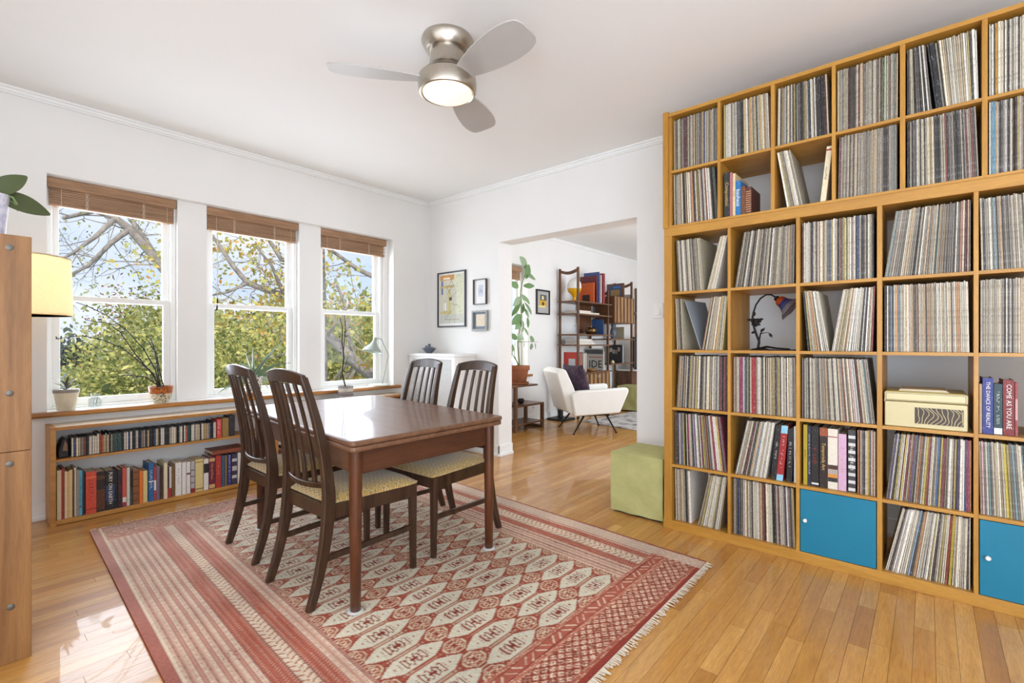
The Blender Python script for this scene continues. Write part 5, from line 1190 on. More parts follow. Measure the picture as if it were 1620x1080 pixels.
# slim dark stemmed plant in striped grey pot, standing on the bookcase top
p = at_x(547, 622, -4.215); x0, y0, z0 = -4.215, p.y, .6175
t = thing('potted_sapling', 'thin dark stemmed plant in striped grey pot on the bookcase top', 'plant', (x0, y0, z0))
build('pot', MB().lathe([(.06, 0), (.068, .004), (.069, .02), (.066, .024), (.069, .028), (.069, .05), (.066, .054), (.07, .058), (.07, .115), (.064, .115), (.062, .1), (.001, .099)], 40, (x0, y0, z0)), plain('striped_grey', (150, 144, 138), .6), t, smooth=True)
build('stripe', MB().lathe([(.0705, .066), (.0712, .07), (.0712, .092), (.0705, .096)], 40, (x0, y0, z0)), plain('cream_stripe', (204, 196, 178), .6), t, smooth=True)
build('stripe', MB().lathe([(.0695, .03), (.0702, .033), (.0702, .046), (.0695, .049)], 40, (x0, y0, z0)), plain('mauve_stripe', (126, 112, 112), .6), t, smooth=True)
m = MB(); q = lambda a, b: at_x(a, b, x0)
m.tube([(x0, y0, z0+.098), q(541, 590), q(544, 565), q(541, 540), q(542, 520), q(538, 503)], [.007, .006, .006, .0055, .005, .003], 8).tube([q(543, 560), q(545, 535), q(547, 515), q(545, 500)], [.004, .004, .003, .002], 7).tube([q(545, 585), q(549, 570), q(551, 556)], [.003, .002, .001], 6)
build('stem', m, M['stem'], t, smooth=True)
m = MB(); rl = random.Random(12)
for k in range(16): a = rl.uniform(508, 560); leafpts(m, q(rl.choice((538, 545, 547)), a), (rl.uniform(-.5, .5), rl.uniform(-1, 1), rl.uniform(-.2, 1)), (1, 0, 0), rl.uniform(.015, .03), .012, 3, .1, lin((70, 64, 44)))
o = build('small_leaf', m, M['leaf_in'], t); o['kind'] = 'stuff'
# sage desk lamp
LX_ = SX+.02; q = lambda a, b: at_x(a, b, LX_)
c = q(600, 612); z0 = SZ
t = thing('desk_lamp', 'sage green desk lamp with bell shade and bent arm on the sill end', 'lamp', (LX_, c.y, z0))
build('base', MB().lathe([(.105, 0), (.107, .004), (.105, .013), (.098, .017), (.001, .018)], 40, (LX_, c.y, z0)), M['cream_enamel'], t, smooth=True)
a0 = Vector((LX_, q(605, 600).y, z0+.016)); build('arm', MB().tube([a0, q(614, 563), q(613.5, 559), q(603.5, 536.5), q(601, 535.5), q(595, 535.5)], .0045, 10), M['sage'], t, smooth=True)
tip = q(594, 534); mouth = q(587.5, 561.5); ax = (mouth-tip).normalized(); rot = Vector((0, 0, 1)).rotation_difference(ax).to_matrix().to_4x4()
m = MB(); m.lathe([(.012, -.005), (.018, .0), (.02, .03), (.026, .055), (.045, .085), (.075, .115), (.103, .15), (.100, .15), (.07, .118), (.04, .09), (.02, .06), (.001, .05)], 40, tuple(tip), M=rot); build('shade', m, M['sage'], t, smooth=True)
m = MB(); m.lathe([(.006, -.003), (.007, .004), (.004, .006)], 12, tuple(q(592.5, 541)+Vector((.02, 0, 0))), M=Matrix.Rotation(PI/2, 4, 'Y')); build('screw', m, M['nickel'], t, smooth=True)

# ------------------------------------------------------------------ the next room
# stepped side table with terracotta plant
sx0, sx1 = -4.30, -4.0
t = thing('stepped_side_table', 'walnut two tier stepped side table holding the rubber plant', 'table', (-4.12, 5.0, 0))
W_ = M['walnut']; TX0, TX1 = -4.28, -3.955
build('upper_top', MB().box(TX0, TX1, 4.45, 5.16, .575, .597), M['walnut_h'], t, bevel=.003)
build('lower_top', MB().box(TX0, TX1, 4.74, 5.30, .318, .342), M['walnut_h'], t, bevel=.003)
build('bottom_shelf', MB().box(TX0, TX1, 4.74, 5.27, .085, .105), M['walnut_h'], t, bevel=.003)
for (x_, y_, h_) in ((TX0, 4.70, .575), (TX1-.04, 4.70, .575), (TX0, 5.26, .318), (TX1-.04, 5.26, .318)): build('leg', MB().box(x_, x_+.04, y_, y_+.04, 0, h_), W_, t, bevel=.003)
for y_ in (5.26,): build('foot_rail', MB().box(TX0+.04, TX1-.04, y_, y_+.035, .0, .04), W_, t, bevel=.003)
build('handle', MB().tube([(TX1+.001, 5.05, .31), (TX1+.012, 5.05, .30), (TX1+.001, 5.05, .285)], .006, 8), M['nickel'], t, smooth=True)
px0, py0, pz0 = -4.11, 4.955, .5975
t = thing('rubber_plant', 'tall rubber plant in a terracotta pot and saucer beside the doorway', 'plant', (px0, py0, pz0))
build('saucer', MB().lathe([(.1, 0), (.125, .003), (.13, .03), (.122, .03), (.115, .012), (.001, .011)], 36, (px0, py0, pz0)), M['terracotta'], t, smooth=True)
build('pot', MB().lathe([(.088, .0125), (.092, .016), (.122, .185), (.137, .186), (.140, .19), (.142, .245), (.13, .245), (.122, .2), (.001, .198)], 40, (px0, py0, pz0)), M['terracotta'], t, smooth=True)
build('soil', MB().lathe([(.124, .205), (.001, .21)], 24, (px0, py0, pz0)), M['soil'], t)
q = lambda a, b, o=0: at_x(a, b, px0+o)
b0 = Vector((px0+.01, py0+.0, pz0+.2))
st1 = [b0, q(819, 545), q(822, 520), q(825, 500), q(824, 480), q(823, 462), q(827, 445), q(831, 432), q(833, 420)]
m = MB(); m.tube(st1, [.010, .009, .008, .007, .006, .006, .005, .004, .003], 8).tube([b0, q(813, 560), q(815, 540), q(825, 541), q(840, 540), q(851, 541)], [.008, .006, .005, .004, .003, .002], 7).tube([b0+Vector((.02, .02, 0)), q(810, 560), q(809, 545)], [.007, .006, .004], 7)
build('stem', m, M['green_stem'], t, smooth=True)
LF = [((833, 424), (824, 407), .05), ((831, 440), (838, 419), .07), ((835, 437), (847, 439), .035), ((828, 452), (845, 452), .04), ((820, 454), (808, 447), .04), ((823, 464), (830, 476), .05), ((826, 466), (838, 480), .05), ((830, 478), (841, 496), .045), ((822, 476), (811, 500), .06), ((823, 470), (813, 483), .04), ((829, 487), (837, 502), .055),
      ((834, 502), (836, 518), .05), ((824, 498), (811, 512), .085), ((825, 505), (816, 520), .06), ((827, 508), (828, 525), .06), ((816, 531), (823, 541), .06), ((818, 528), (829, 537), .045), ((818, 536), (808, 529), .06), ((841, 541), (842, 531), .035), ((841, 543), (840, 553), .04), ((829, 543), (829, 550), .03), ((846, 543), (848, 552), .018), ((812, 545), (809, 557), .045), ((811, 560), (809, 575), .05), ((829, 518), (836, 530), .03), ((826, 495), (829, 480), .04)]
rl = random.Random(21)
for k, (a, b, w_) in enumerate(LF):
    p0 = q(*a, rl.uniform(-.05, .06)); p1 = q(*b, rl.uniform(-.06, .08)); m = MB(); d_ = p1-p0; L_ = d_.length
    leafpts(m, p0, d_, (rl.uniform(.6, 1), rl.uniform(-.4, .3), rl.uniform(-.2, .5)), L_*1.05, max(w_*1.35, L_*.48), 8, .06, lin(rl.choice([(118, 150, 96), (132, 160, 112), (104, 138, 84), (148, 170, 134), (126, 150, 120)]))); build('leaf', m, M['leaf_in'], t, smooth=True)
p = q(821, 612); t = thing('black_bowl', 'tiny black bowl on the lower tier of the stepped side table', 'bowl', (-4.1, 4.98, .3425))
build('bowl', MB().lathe([(.018, 0), (.034, .008), (.045, .03), (.042, .055), (.034, .062), (.031, .058), (.03, .03), (.001, .015)], 28, (-4.1, 4.98, .3425)), M['black'], t, smooth=True)
def art_liv(q_, ln):
    q_(0, 0, 1, 1, (168, 166, 162)); q_(.26, .16, .82, .42, (88, 84, 78)); q_(.22, .42, .8, .72, (206, 158, 30)); q_(.4, .22, .58, .38, (216, 206, 150)); q_(.42, .5, .6, .64, (50, 40, 34)); q_(.12, .66, .72, .74, (220, 206, 130))
# a picture on the window wall of the next room (faces +X)
z0_, z1_, ya_, yb_ = 1.563, 1.93, 5.635, 5.965
t = thing('framed_picture', 'black framed yellow and grey print beyond the doorway by the rubber plant', 'picture', (XW, (ya_+yb_)/2, z0_), 0, 'framed pictures')
fm = MB(); fw = .022
fm.box(XW+.001, XW+.022, ya_, yb_, z1_-fw, z1_).box(XW+.001, XW+.022, ya_, yb_, z0_, z0_+fw).box(XW+.001, XW+.022, ya_, ya_+fw, z0_+fw, z1_-fw).box(XW+.001, XW+.022, yb_-fw, yb_, z0_+fw, z1_-fw)
build('frame', fm, M['frame_black'], t, bevel=.001)
pm = MB(); Lc = [0]
def ql(a, b_, c_, d, col):
    Lc[0] += 1; X = XW+.008+Lc[0]*.0002; Y = lambda u: ya_+fw+(yb_-ya_-2*fw)*u; Z = lambda v: z1_-fw-(z1_-z0_-2*fw)*v
    pm.add([(X, Y(a), Z(d)), (X, Y(c_), Z(d)), (X, Y(c_), Z(b_)), (X, Y(a), Z(b_))], [(0, 1, 2, 3)], lin(col))
art_liv(ql, None); build('print', pm, M['paper'], t)

# armchair, built along its own axis (local +y = the way it faces)
t = thing('lounge_chair', 'white leather lounge chair on slim black metal legs beyond the doorway', 'armchair', (-3.41, 5.505, 0), math.atan2(-.6, .8)+math.radians(0))
def arm_profile(x0, x1, nm):
    prof = [(-.30, .235), (.30, .262), (.42, .53), (.415, .565), (.39, .578), (-.25, .548), (-.345, .50)]
    build(nm, MB().prism(prof, x0, x1, 'x'), M['white_leather'], t, smooth=True, bevel=.022, seg=4, local=True, ang=60)
arm_profile(.265, .375, 'armrest'); arm_profile(-.375, -.265, 'armrest')
build('backrest', MB().prism([(-.28, .24), (-.17, .30), (-.30, .62), (-.385, .80), (-.43, .825), (-.50, .80), (-.515, .77), (-.43, .5), (-.36, .28)], -.30, .30, 'x'), M['white_leather'], t, smooth=True, bevel=.028, seg=4, local=True, ang=60)
build('seat_cushion', MB().box(-.262, .262, -.22, .36, .262, .41), M['white_leather'], t, smooth=True, bevel=.035, seg=4, local=True)
m = MB().tube([(-.25, -.2, .225), (.25, -.2, .225)], .012, 8).tube([(-.25, .2, .225), (.25, .2, .225)], .012, 8).tube([(-.2, -.2, .222), (-.2, .22, .226)], .012, 8).tube([(.2, -.2, .222), (.2, .22, .226)], .012, 8); build('under_frame', m, M['black_metal'], t, smooth=True, local=True)
for sx_ in (-1, 1):
    for yy, ye in ((-.12, -.285), (.17, .285)):
        m = MB().tube([(sx_*.23, yy, .235), (sx_*.285, ye, .006)], [.014, .008], 10); m.lathe([(.014, 0.0), (.014, .008), (.006, .012)], 12, (sx_*.285, ye, 0)); build('leg', m, M['black_metal'], t, smooth=True, local=True)
# plum cushion
t = thing('throw_cushion', 'plum patterned square cushion standing on the white lounge chair', 'cushion', (-3.50, 5.40, .412), math.atan2(-.6, .8)+.25)
m = MB(); N = 18
def cush(sgn):
    def f(u, v):
        a, b = 2*u-1, 2*v-1; th = (1-abs(a)**2.6)*(1-abs(b)**2.6); k = 1-.07*(1-a*a)*abs(b)**4-.07*(1-b*b)*abs(a)**4
        return (.225*a*k, sgn*.09*th**.5 - .13*b*.5, .225+.225*b*k)
    return f
m.grid(cush(1), N, N); m.grid(lambda u, v: cush(-1)(1-u, v), N, N); build('cover', m, M['cushion'], t, smooth=True, local=True, ang=80)
build('zip_edge', MB().tube([(-.19, .055, .012), (0, .060, .02), (.19, .055, .012)], .004, 6), M['cushion'], t, local=True)

# wall unit: walnut ladders, shelves, cabinets
UXb, UXf = -4.33, -3.97
t = thing('wall_unit', 'walnut ladder wall unit with shelves and slatted cabinets in the next room', 'shelf unit', ((UXb+UXf)/2, 7.0, 0))
LYs = [6.17, 7.06, 7.90, 8.74]
def ladder(y, ztop):
    for x_ in (UXb, UXf-.03): build('post', MB().box(x_, x_+.032, y, y+.032, 0, ztop), M['walnut'], t, bevel=.003)
    m = MB(); n = 8; vs = []
    for i in range(n+1): u = i/n; x_ = UXb+.03+(UXf-.06-UXb)*u; z = ztop-.02-.035*math.sin(u*PI); vs += [(x_, y+.004, z-.045), (x_, y+.028, z-.045), (x_, y+.028, z), (x_, y+.004, z)]
    fs = []
    for i in range(n):
        for j in range(4): a = 4*i+j; b = 4*i+(j+1) % 4; fs.append((b, a, a+4, b+4))
    m.add(vs, fs); build('top_bow', m, M['walnut'], t)
for y_, z_ in zip(LYs, (2.28, 2.0, 2.22, 2.2)): ladder(y_, z_)
def ushelf(y0, y1, z): build('shelf_board', MB().box(UXb+.034, UXf-.032, y0, y1, z-.02, z), M['walnut_h'], t, bevel=.002); build('shelf_board', MB().box(UXf-.031, UXf+.02, y0+.034, y1, z-.02, z), M['walnut_h'], t, bevel=.002)
SHZ = [1.775, 1.585, 1.275, 1.115]
for z_ in SHZ: ushelf(6.10, 7.16, z_)
for z_ in (1.21, .80): ushelf(7.10, 7.95, z_)
def slat_front(y0, y1, z0, z1, nm, x=UXf):
    build(nm, MB().box(UXb+.035, x-.012, y0, y1, z0, z1), M['walnut'], t, bevel=.002)
    o = t.children[-1]; n = int((y1-y0-.03)/.03)
    for k in range(n):
        a = y0+.015+k*(y1-y0-.03)/n; lt = (k % 4) in (0, 3)
        build('slat', MB().box(x-.012, x+(-.002 if lt else .002), a+.002, a+(y1-y0-.03)/n-.002, z0+.012, z1-.012), M['slat_light'] if lt else M['walnut'], o)
    return o
slat_front(7.20, 7.90, 1.47, 1.92, 'hanging_cabinet', -3.92); slat_front(6.23, 7.06, .40, .675, 'drawer_cabinet', -3.93)
build('cabinet_top', MB().box(UXb+.035, -3.91, 6.20, 7.09, .675, .695), M['walnut_h'], t, bevel=.002)
build('drawer_pull', MB().box(-3.928, -3.915, 6.66, 6.74, .60, .64), M['nickel'], t, bevel=.003)
build('desk_cabinet', MB().box(UXb+.035, -3.99, 7.96, 8.7, .10, .64), M['walnut'], t, bevel=.002)
build('back_panel', MB().box(UXb+.005, UXb+.03, 6.70, 7.06, 1.30, 1.76), M['walnut'], t)
def ubook(y0, y1, z, h, d, col, label, xf=None, flat=False, group='books in the wall unit'):
    xf = UXf-.05 if xf is None else xf
    tt = thing('book', label, 'book', (xf-d/2, (y0+y1)/2, z+.001), 0, group); c = lin(col); z += .001
    if flat: build('cover', MB().box(xf-d, xf, y0, y1, z, z+.003, c).box(xf-d, xf, y0, y1, z+h-.003, z+h, c), M['book'], tt); build('pages', MB().box(xf-d+.003, xf-.004, y0+.003, y1-.003, z+.003, z+h-.003, lin((226, 218, 204))), M['paper'], tt)
    else: build('cover', MB().box(xf-d, xf, y0, y0+.003, z, z+h, c).box(xf-d, xf, y1-.003, y1, z, z+h, c).box(xf-.003, xf+.0003, y0+.003, y1-.003, z, z+h, c), M['book'], tt); build('pages', MB().box(xf-d+.003, xf-.003, y0+.003, y1-.003, z+.003, z+h-.004, lin((226, 218, 204))), M['paper'], tt)
    return tt
zs = SHZ[0]
def ualbum(y0, xa, xb, h, col, label, th=.014, pic=None):
    mb = MB().box(xa, xb, y0, y0+th, zs+.001, zs+h, lin(col))
    if pic: mb.box(xa+(xb-xa)*pic[0], xa+(xb-xa)*pic[1], y0-.0012, y0, zs+h*pic[2], zs+h*pic[3], lin(pic[4]))
    tag(build('record_album', mb, M['book'], bevel=.001), label, 'album', 'big albums on the wall unit')
ualbum(6.64, UXb+.04, UXb+.20, .30, (46, 28, 26), 'dark brown album cover partly behind the orange one', .03)
ualbum(6.60, UXb+.07, UXf+.01, .31, (200, 88, 30), 'orange square album cover with a small dark picture, turned outward', .02, (.3, .75, .02, .4, (54, 32, 26)))
ualbum(6.70, UXb+.05, UXf-.0, .43, (100, 34, 42), 'wine coloured tall album cover standing behind the orange one', .03)
ualbum(6.80, UXb+.06, UXf-.02, .50, (66, 84, 134), 'blue tall album cover standing behind the wine coloured one', .03)
ubook(6.87, 6.91, zs, .46, .28, (196, 176, 168), 'pale spine between the blue cover and the crimson album', xf=UXf-.03); ubook(6.93, 6.995, zs, .49, .28, (132, 30, 42), 'crimson tall album ending the row of albums', xf=UXf-.02)
# mushroom lamp
x0, y0 = -4.10, 6.19; 
t2_ = thing('mushroom_lamp', 'small lamp with yellow foot and white dome on the wall unit', 'lamp', (UXb+.185, 6.33, zs+.001))
o_ = (UXb+.185, 6.33, zs+.001)
build('foot', MB().lathe([(.06, 0), (.062, .006), (.03, .03), (.024, .07), (.05, .11), (.095, .15), (.11, .2), (.106, .2), (.001, .19)], 32, o_), plain('yellow_enamel', (222, 164, 16), .3), t2_, smooth=True)
build('dome', MB().lathe([(.106, .2), (.108, .24), (.1, .29), (.075, .335), (.04, .36), (.001, .366)], 32, o_), plain('opal_dome', (232, 230, 224), .3), t2_, smooth=True)
ubook(6.22, 6.66, SHZ[1], .028, .26, (214, 206, 190), 'cream flat book low in the flat pile under the albums', flat=True, xf=UXf-.03); ubook(6.24, 6.60, SHZ[1]+.029, .024, .24, (190, 150, 140), 'pinkish flat book topping the flat pile under the albums', flat=True, xf=UXf-.04); ubook(6.68, 6.86, SHZ[1], .03, .22, (200, 188, 160), 'tan flat book beside the flat pile', flat=True, xf=UXf-.04)
o_ = (UXb+.2, 6.34, SHZ[2]+.001); t3 = thing('glass_vase', 'small clear vase with dry pink sprigs on the wall unit', 'vase', o_)
build('glass', MB().lathe([(.035, 0), (.037, .12), (.02, .14), (.02, .165), (.016, .165), (.001, .01)], 20, o_), glass('vase_glass', .1, (.9, .92, .93)), t3, smooth=True)
m = MB()
for a in (0, 2, 4): m.tube([(o_[0], o_[1], o_[2]+.02), (o_[0]+.02*math.cos(a), o_[1]+.03*math.sin(a), o_[2]+.26)], .002, 5)
build('sprig', m, plain('dry_pink', (170, 130, 120), .8), t3)
o_ = (UXf-.14, 6.76, SHZ[2]+.001); t3 = thing('brass_teapot', 'tarnished brass rounded teapot on the wall unit middle shelf', 'teapot', o_)
build('body', MB().lathe([(.05, 0), (.08, .02), (.095, .06), (.085, .09), (.05, .11), (.02, .115), (.02, .13), (.001, .135)], 28, o_), plain('brass', (110, 84, 50), .3, .8), t3, smooth=True)
build('spout', MB().tube([(o_[0], o_[1]-.07, o_[2]+.04), (o_[0], o_[1]-.12, o_[2]+.07), (o_[0], o_[1]-.14, o_[2]+.1)], [.02, .014, .01], 8), plain('brass_dark', (96, 72, 42), .3, .8), t3, smooth=True)
mb = MB().box(UXf-.26, UXf-.04, 6.98, 6.99, SHZ[2]+.001, SHZ[2]+.25, lin((46, 82, 136))); tag(build('record_album', mb, M['book'], bevel=.001), 'blue square cover turned outward beside the brass teapot', 'album')
for k in range(3): ubook(6.24, 6.72-.05*k, SHZ[3]+.028*k, .026, .26, ((196, 188, 176), (90, 100, 110), (214, 208, 198))[k], ('grey flat book lowest', 'slate flat book in the middle', 'white flat book topmost')[k]+' in the lower flat pile of the wall unit', flat=True, xf=UXf-.03)
mb = MB().box(UXb+.05, UXf-.02, 6.24, 6.255, .697, 1.0, lin((206, 66, 48))).box(UXb+.14, UXf-.10, 6.2385, 6.24, .74, .9, lin((206, 208, 212))); tag(build('record_album', mb, M['book'], bevel=.001), 'red cover with pale square standing on the slatted drawers', 'album')
t3 = thing('magazine', 'black and white magazine cover with big letters on the slatted drawers', 'magazine', (UXf-.15, 6.95, .696)); ORG[t3.name] = (UXf-.15, 6.95, .696)
build('cover', MB().box(UXf-.38, UXf-.02, 6.95, 6.962, .696, 1.05, lin((196, 190, 180))).box(UXf-.37, UXf-.03, 6.949, 6.95, .96, 1.03, lin((90, 92, 90))).box(UXf-.3, UXf-.04, 6.949, 6.95, .90, .915, lin((200, 110, 80))), M['paper'], t3)
text('IDE', .17, Matrix.Translation((UXf-.17, 6.9475, .79)) @ Matrix.Rotation(PI/2, 4, 'X'), M['ink_black'], t3, 'lettering')
mb = MB().prism([(-.05, 0), (.04, 0), (.075, .28), (-.06, .30), (-.03, .1)], -.06, .06, 'x'); mb.xf(Matrix.Translation((UXf-.25, 6.62, .6965))); tag(build('black_sculpture', mb, M['black'], bevel=.01), 'black angular object standing before the lettered magazine', 'sculpture')
o_ = (UXf-.02, 6.57, .6965); t3 = thing('wooden_bowl', 'shallow golden wooden bowl on the slatted drawers', 'bowl', o_); build('bowl', MB().lathe([(.035, 0), (.062, .014), (.075, .042), (.070, .042), (.04, .012), (.001, .010)], 28, o_), plain('golden_wood', (160, 116, 60), .35), t3, smooth=True)
ubook(7.0, 7.03, .696, .30, .24, (196, 204, 200), 'pale green slim spine beside the lettered magazine'); ubook(6.40, 6.43, .696, .28, .2, (216, 208, 190), 'cream spine behind the black angular object'); ubook(6.45, 6.48, .696, .29, .2, (190, 184, 170), 'stone coloured spine behind the black angular object')
t3 = thing('framed_photo', 'dark framed landscape photo on top of the slatted cabinet', 'picture', (UXf-.15, 7.6, 1.921)); build('frame', MB().box(UXf-.33, UXf-.0, 7.60, 7.63, 1.921, 2.17), M['walnut'], t3, bevel=.003)
build('print', MB().box(UXf-.29, UXf-.04, 7.597, 7.6, 1.95, 2.14, lin((70, 80, 110))).box(UXf-.25, UXf-.08, 7.595, 7.597, 1.96, 2.06, lin((150, 120, 70))).box(UXf-.2, UXf-.06, 7.594, 7.595, 2.09, 2.12, lin((70, 110, 170))), M['paper'], t3)
for k, (cc, lb) in enumerate((((186, 176, 160), 'pale'), ((90, 86, 84), 'grey'), ((60, 70, 80), 'dark'))): ubook(7.92+.035*k, 7.95+.035*k, 1.7, .30, .24, cc, lb+' spine on the last high shelf of the wall unit')
build('shelf_board', MB().box(UXb+.034, UXf, 7.935, 8.7, 1.675, 1.699), M['walnut_h'], t, bevel=.002)
t3 = thing('stone_head', 'grey stone head ornament on the second bay shelf', 'ornament', (UXf-.2, 7.6, 1.2115)); build('head', MB().lathe([(.04, 0), (.055, .04), (.06, .12), (.05, .17), (.035, .19), (.04, .22), (.045, .25), (.03, .29), (.001, .30)], 20, (UXf-.2, 7.6, 1.2115)), M['grey_ceramic'], t3, smooth=True)
mb = MB().box(UXf-.3, UXf-.06, 7.72, 7.73, 1.2115, 1.42, lin((170, 158, 130))); tag(build('record_album', mb, M['paper'], bevel=.001), 'tan cover standing behind the stone head ornament', 'album')
t3 = thing('record_album', 'dark photographic album cover turned outward on the low bay shelf', 'album', (UXf-.15, 7.55, .8015)); mbp = MB().box(UXf-.31, UXf-.01, 7.55, 7.562, .8015, 1.11, lin((40, 38, 38)))
rr = random.Random(4)
for k in range(5): a, b = UXf-.29+.05*k, .95+.05*rr.random(); mbp.box(a, a+.045, 7.549, 7.55, b, b+.07, lin(rr.choice([(150, 140, 126), (176, 166, 150), (120, 112, 104)])))
build('cover', mbp, M['paper'], t3)
for k, cc in enumerate(((120, 130, 140), (60, 70, 86), (190, 186, 176))): ubook(7.60+.03*k, 7.626+.03*k, .80, .30, .26, cc, ('blue grey', 'navy', 'pale')[k]+' slim spine beside the dark photographic album')
t3 = thing('small_shell', 'small pale shell on the low bay shelf', 'shell', (UXf-.02, 7.25, .8005)); build('shell', MB().lathe([(.015, 0), (.03, .01), (.028, .03), (.012, .05), (.001, .055)], 14, (UXf-.02, 7.25, .8005)), plain('pale_shell', (206, 190, 150), .4), t3, smooth=True)
t3 = thing('television', 'dark screen set on a white desk at the far end of the wall unit', 'television', (-4.0, 8.2, .70)); build('screen', MB().box(-4.02, -3.98, 8.0, 8.6, .70, 1.25), M['black'], t3, bevel=.005); build('foot', MB().box(-4.08, -3.92, 8.2, 8.4, .666, .70), M['black'], t3)
tag(build('writing_desk', MB().box(UXb+.035, -3.85, 7.935, 8.9, .641, .665), M['trim'], bevel=.002), 'white desk top over the dark cabinet at the wall unit end', 'desk')
ottoman('cube_ottoman', 'olive green cloth cube ottoman in front of the wall unit', (-3.79, 7.62, 0.0115), .42, .42, .415, math.radians(2))
# living room rug
m = MB(); pts = [(-3.80, 6.02), (-1.2, 5.55), (-.8, 8.6), (-3.62, 9.0)]; m.hexa([(*p, .0006) for p in pts]+[(*p, .011) for p in pts]); tag(build('abstract_rug', m, M['living_rug'], bevel=.003), 'pale grey abstract rug on the floor of the next room', 'rug')
# black lamp foot behind the armchair
t = thing('standing_lamp', 'black square lamp foot and post behind the white lounge chair', 'lamp', (-4.15, 5.98, 0)); build('base', MB().box(-4.30, -4.0, 5.83, 6.13, 0.0005, .03), M['black'], t, bevel=.004); build('post', MB().box(-4.19, -4.13, 5.95, 6.01, .03, .62), M['black'], t, bevel=.004); build('head', MB().box(-4.27, -4.03, 5.86, 6.10, .62, .76), plain('blue_black', (44, 60, 74), .5), t, bevel=.004)

# ------------------------------------------------------------------ outside: ground far below, lake, trees
GZ = -6.5
struct('ground', MB().box(-46, XW-.6, -60, 70, GZ-.5, GZ), plain('lawn', (92, 104, 54), .9, var=.25, scale=.6))
struct('lake', MB().box(-400, -46, -300, 350, GZ-.9, GZ-.35), plain('lake_water', (150, 176, 214), .18, var=.05, scale=.3))
class Leaves:
    def __init__(s): s.v = []; s.c = []
    def add(s, P, size, cols, rg):
        n = len(P); a = rg.randn(n, 3); a /= np.linalg.norm(a, axis=1, keepdims=True); b = np.cross(a, rg.randn(n, 3)); b /= np.linalg.norm(b, axis=1, keepdims=True)
        sz = size*(.6+.8*rg.rand(n, 1)); a = a*sz; b = b*sz*.62
        q = np.stack([P-a, P-b*.9+a*.1, P+a, P+b*.9+a*.1], 1); s.v.append(q)
        c = np.array([lin(x) for x in cols])[rg.randint(0, len(cols), n)]*(.8+.4*rg.rand(n, 1)); s.c.append(c)
    def build(s, name, parent):
        V = np.concatenate(s.v).reshape(-1, 3)-np.array(ORG[parent.name]); C = np.concatenate(s.c); n = len(V)//4
        me = bpy.data.meshes.new(name); me.vertices.add(4*n); me.vertices.foreach_set('co', V.reshape(-1).astype('f')); me.loops.add(4*n); me.loops.foreach_set('vertex_index', np.arange(4*n, dtype='i')); me.polygons.add(n)
        me.polygons.foreach_set('loop_start', np.arange(0, 4*n, 4, dtype='i')); me.polygons.foreach_set('loop_total', np.full(n, 4, 'i')); me.update(calc_edges=True)
        ca = me.color_attributes.new('col', 'FLOAT_COLOR', 'CORNER'); ca.data.foreach_set('color', np.repeat(np.concatenate([C, np.ones((n, 1))], 1), 4, 0).reshape(-1).astype('f')); me.materials.append(M['leaf_out'])
        o = bpy.data.objects.new(name, me); COL.objects.link(o); o.parent = parent; ORG[o.name] = ORG[parent.name]; o['kind'] = 'stuff'; return o
GREEN = [(176, 176, 104), (194, 190, 116), (150, 156, 92), (204, 198, 124), (164, 170, 104), (122, 132, 80)]
YEL = [(214, 188, 88), (200, 182, 96), (186, 180, 104), (214, 160, 90), (176, 176, 108), (210, 202, 124), (198, 194, 120)]
RUST = [(140, 84, 58), (120, 76, 54), (156, 104, 70), (110, 90, 60)]
def crown_tree(u, d, ztop, rad, cols, label, n=5200, lsz=.16, dens=1.0, seed=1, flat=1.0):
    rg = np.random.RandomState(seed); rr = random.Random(seed); c = at_d(u, 542, d); base_ = Vector((c.x, c.y, GZ)); t = thing('tree', label, 'tree', tuple(base_), 0, 'trees beyond the windows')
    m = MB(); H = ztop-GZ; top = Vector((c.x, c.y, ztop-rad*.5)); m.tube([base_, base_.lerp(top, .35)+Vector((.15, .1, 0)), base_.lerp(top, .7), top], [.26, .2, .14, .05], 8)
    cl = []
    nb = 26
    for k in range(nb):
        zc = GZ+H*(.22+.74*(k+.5)/nb); f = (zc-GZ)/H; rr_ = rad*math.sin(PI*min(1, max(.1, (f-.12)/.88)))**.6
        a = k*2.4+rr.random(); e = Vector((c.x+rr_*math.cos(a)*rr.uniform(.45, .95), c.y+rr_*math.sin(a)*rr.uniform(.45, .95), zc)); s_ = base_.lerp(top, max(.1, f*.85-.1))
        m.tube([s_, s_.lerp(e, .55)+Vector((0, 0, .2)), e], [.07, .045, .015], 5); cl.append(e)
    build('trunk', m, M['bark'], t, smooth=True)
    L = Leaves(); P = []
    for e in cl:
        k = int(n/nb); q = rg.randn(k, 3)*np.array([rad*.27, rad*.27, rad*.22*flat])+np.array(e); P.append(q)
    L.add(np.concatenate(P), lsz, cols, rg); L.build('foliage', t)
TR = [(60, 26, -1.2, 2.8, GREEN, 'low yellow green tree nearest the lake'), (250, 17, 1.6, 2.6, GREEN, 'bushy yellow green tree seen low in the first window'), (268, 24, 3.0, 3.2, GREEN, 'taller olive tree beyond the first window'),
      (330, 19, 1.5, 2.8, GREEN, 'olive tree low at the start of the middle window'), (420, 16, 1.9, 2.8, GREEN, 'dense yellow green tree filling the middle window'), (480, 26, 3.2, 3.6, YEL, 'golden tree farther behind the middle window'),
      (540, 17, 1.6, 2.6, GREEN, 'green tree low in the lamp window'), (600, 21, 2.8, 3.2, GREEN, 'green tree beside the golden ones in the lamp window'), (660, 24, 2.6, 3.2, YEL, 'golden tree beyond the corner'), (165, 36, -.9, 3.4, GREEN, 'distant olive tree by the water'), (370, 36, 3.2, 4.0, YEL, 'pale golden tree far behind the middle window'), (575, 38, 3.4, 4.0, YEL, 'yellow tree far behind the lamp window')]
